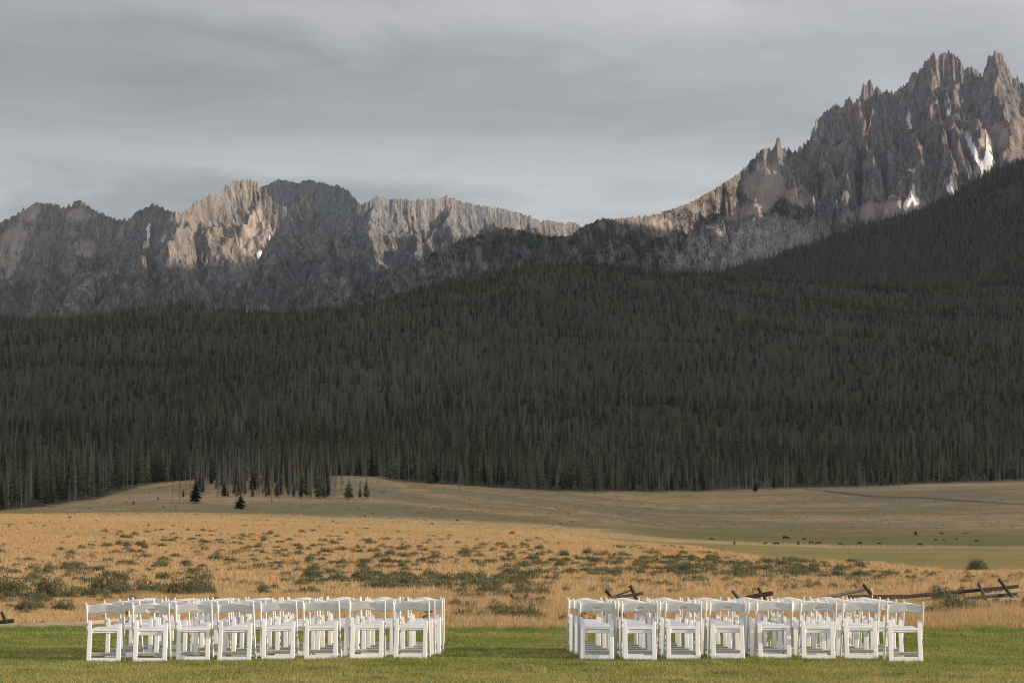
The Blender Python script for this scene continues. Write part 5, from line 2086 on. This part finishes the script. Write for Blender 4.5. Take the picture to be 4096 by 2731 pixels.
# X, Y of the feet, length px, colour, grazing, heading, label
COWS = [(2848, 2160, 16, 'black', 1, 0.3, 'black cow nearest the sage slope at the left end of the herd'),
        (2938, 2178, 12, 'black', 0, 1.4, 'black cow facing away, second from the left of the herd'),
        (3060, 2178, 17, 'black', 1, 3.0, 'black cow grazing just left of the red calf'),
        (3096, 2175, 15, 'red', 0, 0.4, 'reddish brown calf standing behind a dark cow'),
        (3106, 2181, 22, 'brown', 1, 2.9, 'dark brown cow in front of the red calf'),
        (3143, 2158, 25, 'black', 1, 0.1, 'largest black cow, grazing a little above the line'),
        (3194, 2179, 13, 'black', 0, 1.3, 'black cow seen from behind, below the small calf'),
        (3217, 2160, 16, 'black', 1, 3.1, 'small black calf between the largest cow and the pair'),
        (3246, 2176, 20, 'black', 1, 0.2, 'left cow of the black pair'),
        (3273, 2178, 21, 'black', 1, 3.0, 'right cow of the black pair'),
        (3363, 2181, 20, 'black', 1, 0.2, 'black cow alone in the middle of the herd'),
        (3437, 2177, 16, 'black', 1, 2.6, 'black cow with its head down to the left of a low one'),
        (3518, 2178, 17, 'black', 1, 3.0, 'low black cow grazing above the fence'),
        (3682, 2184, 22, 'black', 1, 0.1, 'black cow closest to the wire fence'),
        (3663, 2140, 14, 'black', 1, 1.2, 'upper black cow standing above the others'),
        (3767, 2138, 17, 'red', 1, 0.2, 'red brown cow highest on the pasture'),
        (3857, 2135, 9, 'brown', 1, 0.2, 'left one of two tiny far cows'),
        (3871, 2135, 10, 'brown', 1, 3.0, 'right one of two tiny far cows'),
        (3742, 2162, 13, 'brown', 1, 0.3, 'small dark brown calf left of a red calf'),
        (3774, 2163, 13, 'red', 1, 0.1, 'small red calf lying low in the middle right'),
        (3826, 2160, 9, 'red', 0, 1.0, 'tiny red calf between the calves and the red brown cow'),
        (3908, 2170, 18, 'red', 0, 2.8, 'red brown cow with raised head at the right end')]
for (X, Y, L, cl, g, hd, lab) in COWS:
    p = hit(X, Y, 520)
    s = L / F * p.y / 2.3 / max(0.55, abs(math.cos(hd))) * 1.04
    o = ob('cow', COWM[(cl, g)], None, p, (0, 0, hd), s)
    tag(o, lab, 'cow', 'cattle grazing on the green pasture')


# ------------------------------------------------------------------ fences of the pasture
def wire_fence():
    o = bpy.data.objects.new('wire_fence', None)
    COL.objects.link(o)
    d = 835.0
    x0 = (2980 - CX) / F * d
    o.location = (x0, d, float(z_at(x0, d)))
    mb = MB()
    mb.tube([(0, 0, -0.3), (0, 0, 1.25)], [0.075, 0.065], 6)
    pm = mb.mesh('post', M['grey_post'])
    prev, wires = None, MB()
    for k in range(46):
        X = 2980 + k * 26 + crng.uniform(-7, 7)
        dd = d + 12 * math.sin(k * 0.11)
        x = (X - CX) / F * dd
        p = Vector((x, dd, float(z_at(x, dd)))) - o.location
        ob('post', pm, o, p, (crng.uniform(-.05, .05), crng.uniform(-.05, .05), 0), (1, 1, crng.uniform(0.8, 1.15)))
        if prev is not None:
            for h in (0.45, 0.8, 1.1):
                wires.tube([prev + Vector((0, 0, h)), p + Vector((0, 0, h))], [0.006, 0.006], 3, False)
        prev = p
    ob('wire', wires.mesh('wire', M['grey_post']), o)
    tag(o, 'thin wire fence with grey posts crossing the pasture below the cattle', 'fence')


def rail_fence(label, line, step, mt, hgt=1.25):
    """jack fence far off: crossed posts carrying rails from panel to panel"""
    pts = []
    for (X, Y) in line:
        pts.append(hit(X, Y, 1300))
    path = [pts[0]]
    for a, b in zip(pts[:-1], pts[1:]):
        L = (b - a).length
        n = max(1, int(L / step))
        for i in range(1, n + 1):
            q = a.lerp(b, i / n)
            q.z = float(z_at(q.x, q.y))
            path.append(q)
    o = bpy.data.objects.new('rail_fence', None)
    COL.objects.link(o)
    o.location = path[0]
    mb = MB()
    mb.tube([(-0.1, -0.75, -0.1), (0, 0.2, hgt + .1)], [0.10, 0.09], 5)
    p1 = mb.mesh('post', M[mt])
    mb = MB()
    mb.tube([(0.1, 0.75, -0.1), (0, -0.2, hgt + .1)], [0.10, 0.09], 5)
    p2 = mb.mesh('post', M[mt])
    mb = MB()
    mb.tube([(0, 0, 0), (0.5, 0, 0), (1, 0, 0)], [0.085, 0.08, 0.07], 5)
    rm = mb.mesh('rail', M[mt])
    for k, q in enumerate(path):
        l = q - o.location
        nx = path[min(k + 1, len(path) - 1)] - path[max(k - 1, 0)]
        rz = math.atan2(nx.y, nx.x)
        ob('post', p1, o, l, (0, 0, rz))
        ob('post', p2, o, l, (0, 0, rz))
        if k + 1 < len(path):
            v = path[k + 1] - q
            for h, s in ((0.45, -0.3), (0.85, -0.12), (1.2, 0.0)):
                st = l + Vector((-math.sin(rz) * s, math.cos(rz) * s, h + crng.uniform(-.06, .06)))
                L = v.length
                e = Euler((0, -math.asin(max(-1, min(1, v.z / L))), math.atan2(v.y, v.x)))
                ob('rail', rm, o, st, e, (L * 1.04, 1, 1))
    tag(o, label, 'fence', 'log rail fences below the wood')


wire_fence()
rail_fence('dark log rail fence winding down across the sage flat below the wood', [(3223, 1961), (3300, 1966), (3420, 1982), (3520, 1992), (3650, 1994), (3760, 2000), (3900, 2010), (4000, 2017), (4110, 2022)], 5.5, 'brown_log')
rail_fence('pale log rail fence along the foot of the wood above the dry field', [(3320, 1958), (3450, 1955), (3620, 1954), (3800, 1953), (3960, 1950), (4110, 1946)], 6.5, 'pale_log', 1.1)


# ------------------------------------------------------------------ the air
def build_haze():
    x0, x1, y0, y1, z0, z1 = -7100, 7100, -4100, 13600, -8.0, 1900.0
    v = [(x, y, z) for z in (z0, z1) for y in (y0, y1) for x in (x0, x1)]
    f = [(0, 2, 3, 1), (4, 5, 7, 6), (0, 1, 5, 4), (2, 6, 7, 3), (0, 4, 6, 2), (1, 3, 7, 5)]
    me = bpy.data.meshes.new('haze')
    me.from_pydata(v, [], f)
    m = bpy.data.materials.new('haze_air')
    m.use_nodes = True
    t = NT(m.node_tree)
    pv = t.n('ShaderNodeVolumePrincipled', {'Color': (0.66, 0.82, 1.0, 1), 'Density': 0.9e-5, 'Anisotropy': 0.1})
    t.n('ShaderNodeOutputMaterial', {'Volume': pv.outputs[0]})
    me.materials.append(m)
    tag(ob('haze', me), 'thin blue haze over the valley', 'haze', kind='stuff')


build_haze()
